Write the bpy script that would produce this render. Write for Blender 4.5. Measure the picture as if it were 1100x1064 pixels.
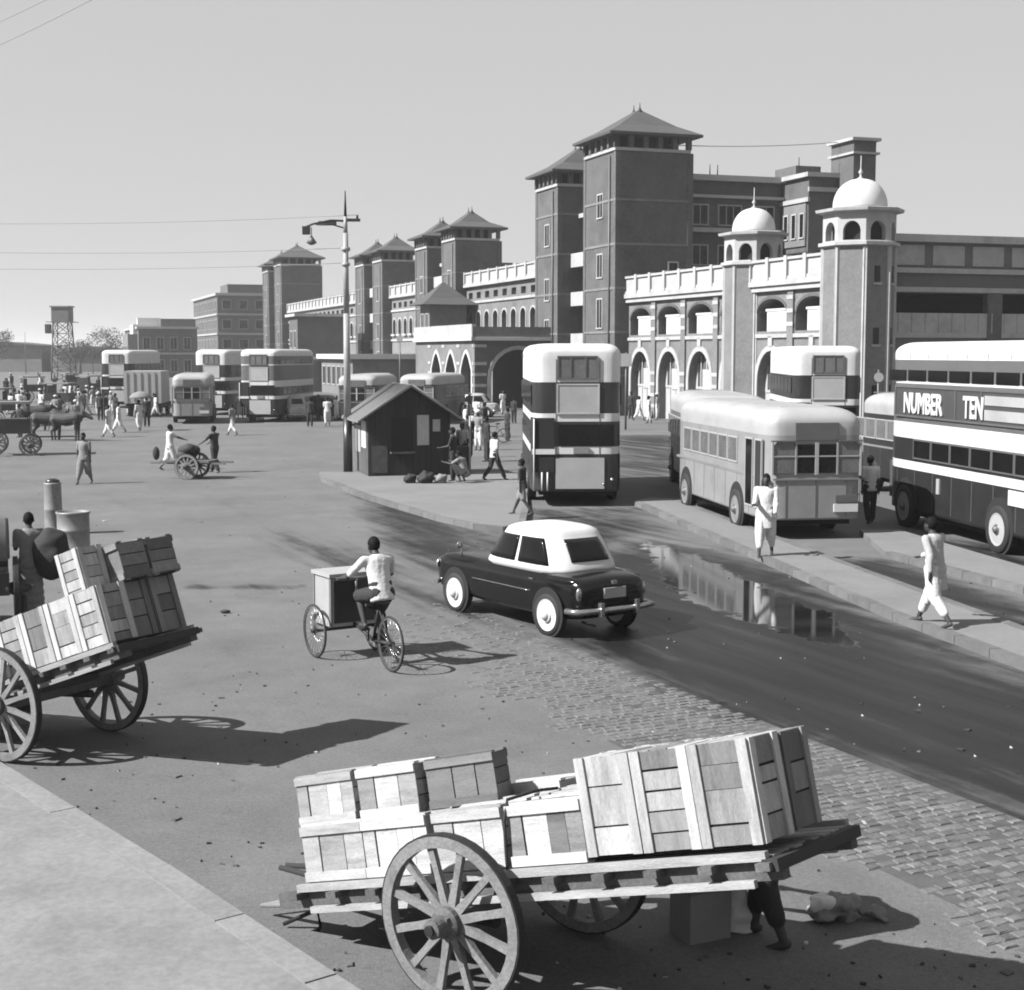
import bpy, bmesh, math, random
from mathutils import Vector, Matrix, noise
R = math.radians
rnd = random.Random(7)
for o in list(bpy.data.objects): bpy.data.objects.remove(o)
scene = bpy.context.scene
COL = scene.collection

# ------------------------------------------------------------------ camera, sky, sun, exposure
CAM_H, F, PITCH = 4.15, 1571.0, math.atan(152 / 1571)
cam_data = bpy.data.cameras.new('camera')
cam = bpy.data.objects.new('camera', cam_data); COL.objects.link(cam)
cam.location = (0, 0, CAM_H); cam.rotation_euler = (math.pi / 2 - PITCH, 0, 0)
cam_data.sensor_width = 36; cam_data.lens = 36 * F / 1100; cam_data.clip_end = 6000; cam_data.clip_start = .1
scene.camera = cam
SUN_EL, SUN_DIR = R(41), Vector((-.94, -.345))        # direction towards the sun on the ground plane
world = bpy.data.worlds.new('World'); scene.world = world; world.use_nodes = True
wn = world.node_tree.nodes; wl = world.node_tree.links; wn.clear()
sky = wn.new('ShaderNodeTexSky'); sky.sky_type = 'NISHITA'; sky.sun_disc = False
sky.sun_elevation = SUN_EL; sky.sun_rotation = math.atan2(SUN_DIR.x, SUN_DIR.y)
sky.air_density = 1.0; sky.dust_density = .6; sky.ozone_density = 1.0
bw = wn.new('ShaderNodeRGBToBW')
pw = wn.new('ShaderNodeMath'); pw.operation = 'POWER'; pw.inputs[1].default_value = .15
ml = wn.new('ShaderNodeMath'); ml.operation = 'MULTIPLY'; ml.inputs[1].default_value = 1.96
bg = wn.new('ShaderNodeBackground'); bg.inputs['Strength'].default_value = .1
wo = wn.new('ShaderNodeOutputWorld')
wl.new(sky.outputs[0], bw.inputs[0]); wl.new(bw.outputs[0], pw.inputs[0]); wl.new(pw.outputs[0], ml.inputs[0])
wl.new(ml.outputs[0], bg.inputs['Color']); wl.new(bg.outputs[0], wo.inputs['Surface'])
sun_data = bpy.data.lights.new('sun', 'SUN'); sun_data.energy = 5.0; sun_data.angle = R(.55); sun_data.color = (1, 1, 1)
sun = bpy.data.objects.new('sun', sun_data); COL.objects.link(sun)
sd_ = Vector((SUN_DIR.x, SUN_DIR.y, 0)).normalized() * math.cos(SUN_EL) + Vector((0, 0, math.sin(SUN_EL)))
sun.rotation_euler = sd_.to_track_quat('Z', 'Y').to_euler(); sun.location = (-40, -20, 60)
scene.view_settings.view_transform = 'Standard'; scene.view_settings.look = 'None'
scene.view_settings.exposure = 1.3; scene.view_settings.gamma = 1.0; scene.view_settings.use_curve_mapping = False
scene.cycles.max_bounces = 6; scene.cycles.pixel_filter_type = 'BLACKMAN_HARRIS'; scene.cycles.filter_width = 1.9

def G(px, py, z=0.0):
    a = (px - 550) / F; b = (532 - py) / F
    d = (a, math.cos(PITCH) + b * math.sin(PITCH), -math.sin(PITCH) + b * math.cos(PITCH))
    t = (z - CAM_H) / d[2]
    return Vector((d[0] * t, d[1] * t, z))

# ------------------------------------------------------------------ materials (a black and white picture: everything is a grey)
MATS = {}
def mat(name, v, rough=.8, var=.18, scale=4.0, bump=.15, metal=0.0, stretch=(1, 1, 1), dirt=0.0, island=0.0, spec=.5, fine=40.0):
    if name in MATS: return MATS[name]
    m = bpy.data.materials.new(name); m.use_nodes = True
    n, l = m.node_tree.nodes, m.node_tree.links
    b = n['Principled BSDF']; b.inputs['Metallic'].default_value = metal
    b.inputs['Specular IOR Level'].default_value = spec
    tc = n.new('ShaderNodeTexCoord'); mp = n.new('ShaderNodeMapping'); mp.inputs['Scale'].default_value = stretch
    oi = n.new('ShaderNodeObjectInfo'); ad = n.new('ShaderNodeVectorMath'); ad.operation = 'ADD'
    sc_ = n.new('ShaderNodeVectorMath'); sc_.operation = 'SCALE'; sc_.inputs['Scale'].default_value = 37.0
    cb = n.new('ShaderNodeCombineXYZ')
    for k in range(3): l.new(oi.outputs['Random'], cb.inputs[k])
    l.new(cb.outputs[0], sc_.inputs[0]); l.new(tc.outputs['Object'], ad.inputs[0]); l.new(sc_.outputs[0], ad.inputs[1])
    l.new(ad.outputs[0], mp.inputs['Vector'])
    n1 = n.new('ShaderNodeTexNoise'); n1.inputs['Scale'].default_value = scale; n1.inputs['Detail'].default_value = 8; n1.inputs['Roughness'].default_value = .65
    n2 = n.new('ShaderNodeTexNoise'); n2.inputs['Scale'].default_value = fine; n2.inputs['Detail'].default_value = 4
    l.new(mp.outputs[0], n1.inputs['Vector']); l.new(mp.outputs[0], n2.inputs['Vector'])
    r1 = n.new('ShaderNodeMapRange'); r1.inputs['From Min'].default_value = .25; r1.inputs['From Max'].default_value = .75
    r1.inputs['To Min'].default_value = 1 - var; r1.inputs['To Max'].default_value = 1 + var
    l.new(n1.outputs['Fac'], r1.inputs['Value'])
    r2 = n.new('ShaderNodeMapRange'); r2.inputs['From Min'].default_value = .3; r2.inputs['From Max'].default_value = .7
    r2.inputs['To Min'].default_value = 1 - var * .6; r2.inputs['To Max'].default_value = 1 + var * .6
    l.new(n2.outputs['Fac'], r2.inputs['Value'])
    mu = n.new('ShaderNodeMath'); mu.operation = 'MULTIPLY'; l.new(r1.outputs[0], mu.inputs[0]); l.new(r2.outputs[0], mu.inputs[1])
    last = mu.outputs[0]
    if island:
        r3 = n.new('ShaderNodeMapRange'); r3.inputs['To Min'].default_value = 1 - island; r3.inputs['To Max'].default_value = 1 + island
        l.new(oi.outputs['Random'], r3.inputs['Value'])
        m3 = n.new('ShaderNodeMath'); m3.operation = 'MULTIPLY'; l.new(last, m3.inputs[0]); l.new(r3.outputs[0], m3.inputs[1]); last = m3.outputs[0]
    if dirt:
        n3 = n.new('ShaderNodeTexNoise'); n3.inputs['Scale'].default_value = scale * .35; n3.inputs['Detail'].default_value = 10; n3.inputs['Roughness'].default_value = .75
        l.new(mp.outputs[0], n3.inputs['Vector'])
        r4 = n.new('ShaderNodeMapRange'); r4.inputs['From Min'].default_value = .5; r4.inputs['From Max'].default_value = .68
        r4.inputs['To Min'].default_value = 1; r4.inputs['To Max'].default_value = 1 - dirt
        l.new(n3.outputs['Fac'], r4.inputs['Value'])
        m4 = n.new('ShaderNodeMath'); m4.operation = 'MULTIPLY'; l.new(last, m4.inputs[0]); l.new(r4.outputs[0], m4.inputs[1]); last = m4.outputs[0]
    m5 = n.new('ShaderNodeMath'); m5.operation = 'MULTIPLY'; m5.inputs[1].default_value = v * (.47 + .25 * max(0, v - .3)); l.new(last, m5.inputs[0])
    l.new(m5.outputs[0], b.inputs['Base Color'])
    rr = n.new('ShaderNodeMapRange'); rr.inputs['To Min'].default_value = max(.03, rough - .12); rr.inputs['To Max'].default_value = min(1, rough + .12)
    l.new(n1.outputs['Fac'], rr.inputs['Value']); l.new(rr.outputs[0], b.inputs['Roughness'])
    if bump:
        bp = n.new('ShaderNodeBump'); bp.inputs['Strength'].default_value = bump; bp.inputs['Distance'].default_value = .01
        l.new(n2.outputs['Fac'], bp.inputs['Height']); l.new(bp.outputs[0], b.inputs['Normal'])
    MATS[name] = m
    return m

white = mat('white_paint', .74, .55, .07, 3, .05, dirt=.14)
cream = mat('cream_paint', .5, .5, .07, 2, .05, dirt=.15)
grey_p = mat('grey_paint', .3, .55, .08, 2.5, .05, dirt=.15)
mid_p = mat('mid_grey_paint', .16, .5, .1, 2.5, .05, dirt=.2)
dark_p = mat('dark_paint', .035, .35, .2, 3, .03, dirt=.25)
black_p = mat('black_gloss_paint', .008, .16, .3, 3, 0, spec=.4)
silver_p = mat('pale_bus_paint', .36, .5, .08, 2.5, .05, dirt=.18)
glass = mat('dark_glass', .012, .14, .4, 1.5, 0, spec=.22)
glass_l = mat('pale_blind_glass', .2, .25, .3, 2.5, 0)
dark_in = mat('dark_inside', .012, .9, .3, 3, 0)  # near-black colour standing for shade inside openings and under bodies
chrome = mat('bright_metal', .55, .25, .1, 5, 0, metal=.8)
rubber = mat('rubber', .02, .8, .3, 8, .2)
brick = mat('brick_wall', .155, .9, .26, .7, .4, dirt=.35, fine=7)
brick_l = mat('pale_brick_wall', .27, .9, .2, .8, .4, dirt=.3, fine=7)
stucco = mat('pale_stucco', .55, .85, .1, 1.2, .2, dirt=.18, fine=8)
stone_t = mat('stone_trim', .55, .85, .12, 1.5, .2, dirt=.25, fine=10)
roof_m = mat('roof_tile', .1, .85, .2, 1.0, .3, dirt=.2, stretch=(1, 1, 5), fine=6)
shade_w = mat('weathered_shade_wall', .22, .9, .16, .6, .3, dirt=.25, fine=8)  # darker wall tone; puts shade into the end wall and arcade recess
wood = mat('crate_wood', .46, .85, .32, 3, .5, stretch=(5, 5, .8), island=.55, dirt=.5, fine=55)
wood_e = mat('crate_batten_wood', .58, .85, .26, 3, .5, stretch=(5, 5, .8), island=.25, dirt=.4, fine=55)
wood_b = mat('brown_crate_wood', .25, .8, .25, 3, .35, stretch=(4, 4, .9), island=.45, dirt=.25)
wood_in = mat('crate_inside', .03, .9, .2, 3, .1)
old_wood = mat('old_cart_wood', .13, .85, .3, 5, .5, stretch=(1, 1, 1), island=.3, dirt=.35)
rim_wood = mat('worn_rim_wood', .28, .85, .25, 6, .5, island=.1, dirt=.35)
bed_wood = mat('pale_bed_wood', .38, .8, .25, 4, .4, stretch=(.8, 5, 5), island=.35, dirt=.25)
iron = mat('dark_iron', .03, .6, .3, 8, .2, metal=.3)
dark_wood = mat('near_black_wood', .028, .8, .3, 3, .3, island=.4)  # near-black wood; on the kiosk it carries the front's shade
skin = mat('brown_skin', .075, .6, .15, 6, .05, spec=.3)
hair_m = mat('black_hair', .006, .8, .3, 20, .3, spec=.15)
cl_white = mat('white_cotton', .72, .9, .1, 7, .5, fine=25)
cl_grey = mat('grey_cotton', .3, .9, .15, 7, .5, fine=25)
cl_pale = mat('pale_cotton', .55, .9, .14, 7, .5, fine=25)
cl_dark = mat('dark_cloth', .03, .9, .25, 7, .5, fine=25)
tin = mat('drum_metal', .34, .5, .18, 4, .1, metal=.15, dirt=.35)
pole_m = mat('pole_paint', .42, .6, .15, 4, .1, dirt=.25)
hide_m = mat('dark_hide', .035, .7, .3, 4, .2)
leaf_m = mat('leaf', .06, .8, .4, 2, 0)
kerb_m = mat('kerb_stone', .2, .85, .2, 3, .3, dirt=.3, island=.15)
paper = mat('pale_paper', .6, .8, .12, 5, .1)

# ------------------------------------------------------------------ mesh collector
class MB:
    def __init__(s): s.v = []; s.f = []; s.m = []; s.s = []
    def add(s, verts, faces, m=0, smooth=False):
        k = len(s.v); s.v += [tuple(v) for v in verts]
        for f in faces: s.f.append([i + k for i in f]); s.m.append(m); s.s.append(smooth)
        return s
    def box(s, x0, x1, y0, y1, z0, z1, m=0, M=None):
        if x0 > x1: x0, x1 = x1, x0
        if y0 > y1: y0, y1 = y1, y0
        if z0 > z1: z0, z1 = z1, z0
        v = [Vector((x, y, z)) for z in (z0, z1) for y in (y0, y1) for x in (x0, x1)]
        if M is not None: v = [M @ p for p in v]
        return s.add(v, [(0, 2, 3, 1), (4, 5, 7, 6), (0, 1, 5, 4), (2, 6, 7, 3), (0, 4, 6, 2), (1, 3, 7, 5)], m)
    def loft(s, rings, m=0, smooth=True, cap=True, ms=None):
        n = len(rings[0]); k = len(s.v)
        for r in rings: s.v += [tuple(p) for p in r]
        for i in range(len(rings) - 1):
            for j in range(n):
                a = k + i * n + j; b = k + i * n + (j + 1) % n
                s.f.append([a, b, b + n, a + n]); s.m.append(ms[i] if ms else m); s.s.append(smooth)
        if cap:
            s.f.append([k + j for j in range(n)][::-1]); s.m.append(ms[0] if ms else m); s.s.append(False)
            s.f.append([k + (len(rings) - 1) * n + j for j in range(n)]); s.m.append(ms[-1] if ms else m); s.s.append(False)
        return s
    def cyl(s, p0, p1, r0, r1=None, n=10, m=0, smooth=True, cap=True):
        p0, p1 = Vector(p0), Vector(p1); r1 = r0 if r1 is None else r1
        q = (p1 - p0).to_track_quat('Z', 'Y')
        rings = []
        for p, r in ((p0, r0), (p1, r1)):
            rings.append([p + q @ Vector((r * math.cos(2 * math.pi * j / n), r * math.sin(2 * math.pi * j / n), 0)) for j in range(n)])
        return s.loft(rings, m, smooth, cap)
    def tube(s, pts, r, n=6, m=0):
        pts = [Vector(p) for p in pts]
        rings = []
        for i, p in enumerate(pts):
            d = (pts[min(i + 1, len(pts) - 1)] - pts[max(i - 1, 0)])
            q = d.to_track_quat('Z', 'Y')
            rr = r[i] if isinstance(r, (list, tuple)) else r
            rings.append([p + q @ Vector((rr * math.cos(2 * math.pi * j / n), rr * math.sin(2 * math.pi * j / n), 0)) for j in range(n)])
        return s.loft(rings, m, True, True)
    def lathe(s, prof, n=24, c=(0, 0, 0), m=0, smooth=True, M=None, ph=0.0, ms=None, cap=True):
        rings = []
        for r, z in prof:
            ring = [Vector((c[0] + r * math.cos(2 * math.pi * (j + ph) / n), c[1] + r * math.sin(2 * math.pi * (j + ph) / n), c[2] + z)) for j in range(n)]
            if M is not None: ring = [M @ p for p in ring]
            rings.append(ring)
        return s.loft(rings, m, smooth, cap, ms)
    def ball(s, c, r, m=0, n=12, sc=(1, 1, 1)):
        rings = []
        for i in range(1, n // 2 + 2):
            a = math.pi * (i - .5) / (n // 2 + 1)
            rings.append([(c[0] + sc[0] * r * math.sin(a) * math.cos(2 * math.pi * j / n), c[1] + sc[1] * r * math.sin(a) * math.sin(2 * math.pi * j / n), c[2] - sc[2] * r * math.cos(a)) for j in range(n)])
        return s.loft(rings, m, True, True)
    def mesh(s, name):
        me = bpy.data.meshes.new(name); me.from_pydata(s.v, [], s.f)
        me.polygons.foreach_set('material_index', s.m); me.polygons.foreach_set('use_smooth', s.s)
        me.update(); return me
    def build(s, name, mats, parent=None, loc=(0, 0, 0), rz=0.0, recalc=False):
        me = s.mesh(name)
        if recalc:
            b = bmesh.new(); b.from_mesh(me); bmesh.ops.recalc_face_normals(b, faces=b.faces); b.to_mesh(me); b.free()
        for m in (mats if isinstance(mats, (list, tuple)) else [mats]): me.materials.append(m)
        return obj(name, me, parent, loc, rz)

def obj(name, me, parent=None, loc=(0, 0, 0), rz=0.0):
    o = bpy.data.objects.new(name, me); COL.objects.link(o)
    o.parent = parent; o.location = loc; o.rotation_euler = (0, 0, rz)
    if parent is not None: KIDS.setdefault(parent.name, []).append(o)
    return o
KIDS = {}
def thing(name, label, cat, loc=(0, 0, 0), rz=0.0, group=None):
    o = obj(name, None, None, loc, rz); o.empty_display_size = .2
    return tag(o, label, cat, group)
def tag(o, label=None, cat=None, group=None, kind=None):
    if label: o['label'] = label
    if cat: o['category'] = cat
    if group: o['group'] = group
    if kind: o['kind'] = kind
    return o
def copy_tree(o, parent=None):
    c = o.copy(); COL.objects.link(c)
    if parent is not None:
        c.parent = parent; KIDS.setdefault(parent.name, []).append(c)
    for ch in list(KIDS.get(o.name, [])): copy_tree(ch, c)
    return c
def dup(o, label, loc, rz=None, group=None, scale=None):
    c = copy_tree(o); c['label'] = label; c.location = loc
    if rz is not None: c.rotation_euler = (0, 0, rz)
    if group: c['group'] = group
    if scale: c.scale = (scale,) * 3
    return c

# ------------------------------------------------------------------ ground with wet patches
def soft_poly(px_pts):
    pts = [G(*p) for p in px_pts]; return [(p.x, p.y) for p in pts]
def sdist(P, x, y):            # signed distance, positive inside
    inside = False; dm = 1e9; n = len(P)
    for i in range(n):
        ax, ay = P[i]; bx, by = P[(i + 1) % n]
        if (ay > y) != (by > y) and x < (bx - ax) * (y - ay) / (by - ay) + ax: inside = not inside
        ex, ey = bx - ax, by - ay; L = ex * ex + ey * ey or 1e-9
        t = max(0, min(1, ((x - ax) * ex + (y - ay) * ey) / L))
        d = math.hypot(x - ax - t * ex, y - ay - t * ey)
        if d < dm: dm = d
    return dm if inside else -dm
WET = [(soft_poly([(392, 524), (430, 532), (478, 560), (560, 590), (640, 598), (700, 575), (820, 606), (960, 669), (1100, 723), (1500, 880), (1500, 1010), (1100, 884), (1000, 850), (900, 822), (800, 792), (700, 748), (620, 700), (540, 664), (470, 622), (420, 575)]), .95, 1.2),
       (soft_poly([(262, 552), (330, 575), (430, 612), (500, 640), (620, 700), (540, 690), (440, 645), (380, 618), (300, 580)]), .62, .8),
       (soft_poly([(568, 545), (700, 545), (712, 575), (640, 600), (560, 592)]), .6, .8),
       (soft_poly([(845, 598), (960, 600), (1040, 630), (1130, 655), (1130, 700), (1040, 672), (960, 650), (900, 625)]), .85, .7),
       (soft_poly([(940, 565), (1100, 590), (1150, 620), (1100, 612), (960, 585)]), .7, .7),
       (soft_poly([(190, 628), (330, 628), (330, 634), (190, 634)]), .5, .1),
       (soft_poly([(640, 462), (760, 470), (780, 505), (660, 520)]), .75, 3.0)]
PUD = [(soft_poly([(690, 580), (745, 596), (800, 620), (905, 668), (925, 700), (850, 682), (780, 660), (730, 640), (700, 605)]), 1.0, .35),
       (soft_poly([(985, 650), (1060, 668), (1110, 690), (1040, 675)]), 1.0, .15)]
BBX = {id(P): (min(p[0] for p in P), max(p[0] for p in P), min(p[1] for p in P), max(p[1] for p in P)) for P, a, s in WET + PUD}
def build_ground():
    xs = [-3000, -1500, -700, -350, -200, -120, -80, -60, -45, -35]
    x = -28.0
    while x < 24: xs.append(x); x += .22
    xs += [24, 28, 35, 45, 60, 80, 120, 200, 350, 700, 1500, 3000]
    ys = [-200, -50, -15, -3]; y = 3.0
    while y < 800: ys.append(y); y += max(.2, y * .0085)
    ys += [1000, 1600, 2500, 4500]
    nx, ny = len(xs), len(ys)
    v = []; wet = []; pud = []
    for yy in ys:
        for xx in xs:
            z = 0.0; w = p = 0.0
            if 7 < yy < 75 and -28 < xx < 24:
                for P, a, s in WET:
                    if BBX[id(P)][0] - s < xx < BBX[id(P)][1] + s and BBX[id(P)][2] - s < yy < BBX[id(P)][3] + s:
                        d = sdist(P, xx, yy); w = max(w, a * max(0, min(1, .5 + d / (2 * s))))
                for P, a, s in PUD:
                    if not (BBX[id(P)][0] - s < xx < BBX[id(P)][1] + s and BBX[id(P)][2] - s < yy < BBX[id(P)][3] + s): continue
                    d = sdist(P, xx, yy); p = max(p, a * max(0, min(1, .5 + d / (2 * s))))
            v.append((xx, yy, z)); wet.append(w); pud.append(p)
    f = [(j * nx + i, j * nx + i + 1, (j + 1) * nx + i + 1, (j + 1) * nx + i) for j in range(ny - 1) for i in range(nx - 1)]
    me = bpy.data.meshes.new('ground'); me.from_pydata(v, [], f)
    for nm, d in (('wet', wet), ('puddle', pud)):
        at = me.attributes.new(nm, 'FLOAT', 'POINT'); at.data.foreach_set('value', d)
    m = bpy.data.materials.new('asphalt_ground'); m.use_nodes = True
    n, l = m.node_tree.nodes, m.node_tree.links; b = n['Principled BSDF']
    geo = n.new('ShaderNodeNewGeometry')
    def noi(scale, det=8, rough=.6, st=None):
        t = n.new('ShaderNodeTexNoise'); t.inputs['Scale'].default_value = scale; t.inputs['Detail'].default_value = det; t.inputs['Roughness'].default_value = rough
        if st:
            vr = n.new('ShaderNodeVectorRotate'); vr.rotation_type = 'Z_AXIS'; vr.inputs['Angle'].default_value = -st[0]; l.new(geo.outputs['Position'], vr.inputs['Vector'])
            mp = n.new('ShaderNodeMapping'); mp.inputs['Scale'].default_value = (st[1], st[2], 1)
            l.new(vr.outputs[0], mp.inputs['Vector']); l.new(mp.outputs[0], t.inputs['Vector'])
        else: l.new(geo.outputs['Position'], t.inputs['Vector'])
        return t.outputs['Fac']
    def mr(a, f0, f1, t0, t1):
        r = n.new('ShaderNodeMapRange'); l.new(a, r.inputs['Value'])
        for k, q in zip(('From Min', 'From Max', 'To Min', 'To Max'), (f0, f1, t0, t1)): r.inputs[k].default_value = q
        return r.outputs[0]
    def mth(op, a, c):
        q = n.new('ShaderNodeMath'); q.operation = op
        for k, z in enumerate((a, c)):
            if isinstance(z, (int, float)): q.inputs[k].default_value = z
            else: l.new(z, q.inputs[k])
        return q.outputs[0]
    aw = n.new('ShaderNodeAttribute'); aw.attribute_name = 'wet'
    ap = n.new('ShaderNodeAttribute'); ap.attribute_name = 'puddle'
    big = noi(.35, 6); med = noi(1.7, 10, .7); streak = noi(1.2, 7, .6, (R(24), 1.5, .13)); fine = noi(22, 8, .8); grit = noi(95, 3, .7)
    wv = mth('ADD', aw.outputs['Fac'], mth('ADD', mr(med, .3, .7, -.14, .14), mr(streak, .3, .7, -.3, .3)))
    wm = n.new('ShaderNodeMapRange'); wm.interpolation_type = 'SMOOTHSTEP'; l.new(wv, wm.inputs['Value'])
    wm.inputs['From Min'].default_value = .15; wm.inputs['From Max'].default_value = .85
    wetm = mth('MULTIPLY', wm.outputs[0], mr(aw.outputs['Fac'], 0, .25, 0, 1))
    pv = mth('ADD', ap.outputs['Fac'], mr(med, .3, .7, -.45, .45))
    pm = n.new('ShaderNodeMapRange'); pm.interpolation_type = 'SMOOTHSTEP'; l.new(pv, pm.inputs['Value'])
    pm.inputs['From Min'].default_value = .48; pm.inputs['From Max'].default_value = .58
    pudm = mth('MULTIPLY', pm.outputs[0], mr(ap.outputs['Fac'], 0, .2, 0, 1))
    tone = mth('MULTIPLY', mth('MULTIPLY', mr(big, .3, .7, .85, 1.12), mr(med, .3, .7, .9, 1.1)), mth('MULTIPLY', mr(fine, .3, .7, .72, 1.28), mr(grit, .35, .65, .66, 1.34)))
    spots_ = noi(3.3, 5, .75); tone = mth('MULTIPLY', tone, mr(spots_, .6, .78, 1, .7)); tone = mth('MULTIPLY', tone, mr(noi(.9, 6, .6, (R(-50), 1.0, .2)), .6, .8, 1, .82))
    vo = n.new('ShaderNodeTexVoronoi'); vo.feature = 'DISTANCE_TO_EDGE'; vo.inputs['Scale'].default_value = .23; wv_ = n.new('ShaderNodeVectorMath'); wv_.operation = 'ADD'
    tn_ = n.new('ShaderNodeTexNoise'); tn_.inputs['Scale'].default_value = .9; tn_.inputs['Detail'].default_value = 6; l.new(geo.outputs['Position'], tn_.inputs['Vector'])
    sc2 = n.new('ShaderNodeVectorMath'); sc2.operation = 'SCALE'; sc2.inputs['Scale'].default_value = 3.0; l.new(tn_.outputs['Color'], sc2.inputs[0]); l.new(geo.outputs['Position'], wv_.inputs[0]); l.new(sc2.outputs[0], wv_.inputs[1]); l.new(wv_.outputs[0], vo.inputs['Vector'])
    tone = mth('MULTIPLY', tone, mr(vo.outputs['Distance'], .0, .005, .85, 1))
    tone = mth('MULTIPLY', tone, mr(streak, .55, .75, 1, .9))
    base = n.new('ShaderNodeMix'); base.data_type = 'FLOAT'
    l.new(wetm, base.inputs['Factor']); base.inputs['A'].default_value = .105; base.inputs['B'].default_value = .009
    b2 = n.new('ShaderNodeMix'); b2.data_type = 'FLOAT'; l.new(pudm, b2.inputs['Factor']); l.new(base.outputs['Result'], b2.inputs['A']); b2.inputs['B'].default_value = .008
    l.new(mth('MULTIPLY', b2.outputs['Result'], tone), b.inputs['Base Color'])
    rgh = n.new('ShaderNodeMix'); rgh.data_type = 'FLOAT'; l.new(wetm, rgh.inputs['Factor']); rgh.inputs['A'].default_value = .9
    l.new(mr(streak, .3, .7, .3, .52), rgh.inputs['B'])
    r2 = n.new('ShaderNodeMix'); r2.data_type = 'FLOAT'; l.new(pudm, r2.inputs['Factor']); l.new(rgh.outputs['Result'], r2.inputs['A']); r2.inputs['B'].default_value = .03
    l.new(r2.outputs['Result'], b.inputs['Roughness'])
    l.new(mr(pudm, 0, 1, .2, 1.0), b.inputs['Specular IOR Level'])
    bp = n.new('ShaderNodeBump'); bp.inputs['Distance'].default_value = .012
    l.new(mr(pudm, 0, 1, .55, .012), bp.inputs['Strength']); l.new(mth('ADD', fine, mth('MULTIPLY', grit, .5)), bp.inputs['Height']); l.new(bp.outputs[0], b.inputs['Normal'])
    me.materials.append(m)
    return tag(obj('ground', me), kind='structure')
build_ground()

def prism(pts, z0, z1, side_m=1):
    mb = MB(); n = len(pts)
    a = sum(pts[i][0] * pts[(i + 1) % n][1] - pts[(i + 1) % n][0] * pts[i][1] for i in range(n))
    if a < 0: pts = pts[::-1]
    mb.add([(p[0], p[1], z1) for p in pts], [list(range(n))], 0)
    for i in range(n):
        p, q = pts[i], pts[(i + 1) % n]
        mb.add([(p[0], p[1], z0), (q[0], q[1], z0), (q[0], q[1], z1), (p[0], p[1], z1)], [(0, 1, 2, 3)], side_m)
    return mb
pave_m = mat('paving', .27, .85, .12, 1.0, .3, dirt=.15, fine=14)
pave_l = mat('pale_paving', .315, .85, .2, 1.2, .35, dirt=.16, fine=18)
def island(name, pts, h=.12, m=pave_m):
    o = prism([(p[0], p[1]) for p in pts], -.3, h).build(name, [m, kerb_m]); tag(o, kind='structure'); return o
def kerb_line(parent, pts, h=.13, w=.16, step=.92, m=None):
    """a row of kerb stones set along a line of ground points"""
    for a, b in zip(pts, pts[1:]):
        a, b = Vector((a[0], a[1], 0)), Vector((b[0], b[1], 0)); L = (b - a).length; k = max(1, int(L / step)); d = (b - a).normalized(); ang = math.atan2(d.y, d.x)
        me = MB().box(.008, L / k - .008, -.012, w, -.2, h).mesh('kerb_stone'); me.materials.append(m or kerb_m)
        for i in range(k):
            o = obj('kerb_stone', me, parent, a + d * (L / k * i) + Vector((0, 0, rnd.uniform(-.003, .003))), ang)
iA = [(-6.2, 47.4), (-4.2, 41.6), (-1.9, 36.2), (-.9, 34.4), (-.2, 33.9), (.3, 34.6), (.42, 38), (.45, 49.6), (-6.6, 49.9)]
pA = island('pavement', iA); kerb_line(pA, iA[:7])
iB = [(3.35, 39.9), (4.98, 28.9), (5.94, 22.5), (6.75, 18.8), (8.9, 9.0), (10.3, 9.0), (8.0, 18.8), (6.3, 29.2), (4.6, 40.6), (3.9, 41)]
pB = island('pavement', iB); kerb_line(pB, iB[:5]); kerb_line(pB, iB[5:9])
iC = [(8.0, 33.4), (7.62, 29.6), (8.85, 25.0), (10.2, 19), (11.5, 19), (9.9, 26.6), (8.9, 33.4)]
pC = island('pavement', iC); kerb_line(pC, iC[1:4])
pt = [G(-60, 778), G(0, 830), G(180, 943), G(360, 1064), G(430, 1110)]
iD = [(p.x, p.y) for p in pt] + [(-.4, 3.5), (-14, 3.5), (-14, 22)]
pD = island('footpath', iD, .1, pave_l); kerb_line(pD, [iD[4], iD[3], iD[2], iD[1], iD[0]], .108, .22, 1.3, pave_l)

# granite setts beside the wet lane
s_a, s_b = Vector((5.6, 10.55, 0)), Vector((-1.0, 24.2, 0)); s_d = (s_b - s_a).normalized(); s_n = Vector((-s_d.y, s_d.x, 0))  # to the near side
sett_m = mat('sett_stone', .185, .75, .25, 5, .5, island=.3, dirt=.3)
Ls = (s_b - s_a).length
bed = MB(); bed.add([s_a + Vector((0, 0, .004)), s_a + s_n * 1.95 + Vector((0, 0, .004)), s_a + s_n * 2.0 + s_d * Ls * .42 + Vector((0, 0, .004)), s_a + s_d * Ls * .42 + Vector((0, 0, .004))], [(0, 3, 2, 1)])
bed_o = bed.build('sett_paving', mat('sett_joint_dirt', .12, .85, .3, 3, .3, dirt=.3), recalc=True); tag(bed_o, kind='structure')
def sett_mesh(w, l, k):
    r_ = random.Random(k); mb = MB(); t = .013 + r_.uniform(-.003, .004); c = .012
    j = lambda: r_.uniform(-.008, .008)
    lo = [(x * w / 2 + j(), y * l / 2 + j(), -.03) for x, y in ((-1, -1), (1, -1), (1, 1), (-1, 1))]
    hi = [(x * (w / 2 - c) + j(), y * (l / 2 - c) + j(), t + j() * .6) for x, y in ((-1, -1), (1, -1), (1, 1), (-1, 1))]
    md = [(a[0], a[1], .006) for a in lo]
    mb.loft([lo, md, hi], 0, False, True); me = mb.mesh('sett'); me.materials.append(sett_m); return me
smesh = [sett_mesh(.138, .1, k) for k in range(10)]
s_ang = math.atan2(s_d.y, s_d.x); cells = []
v_ = .0
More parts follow.
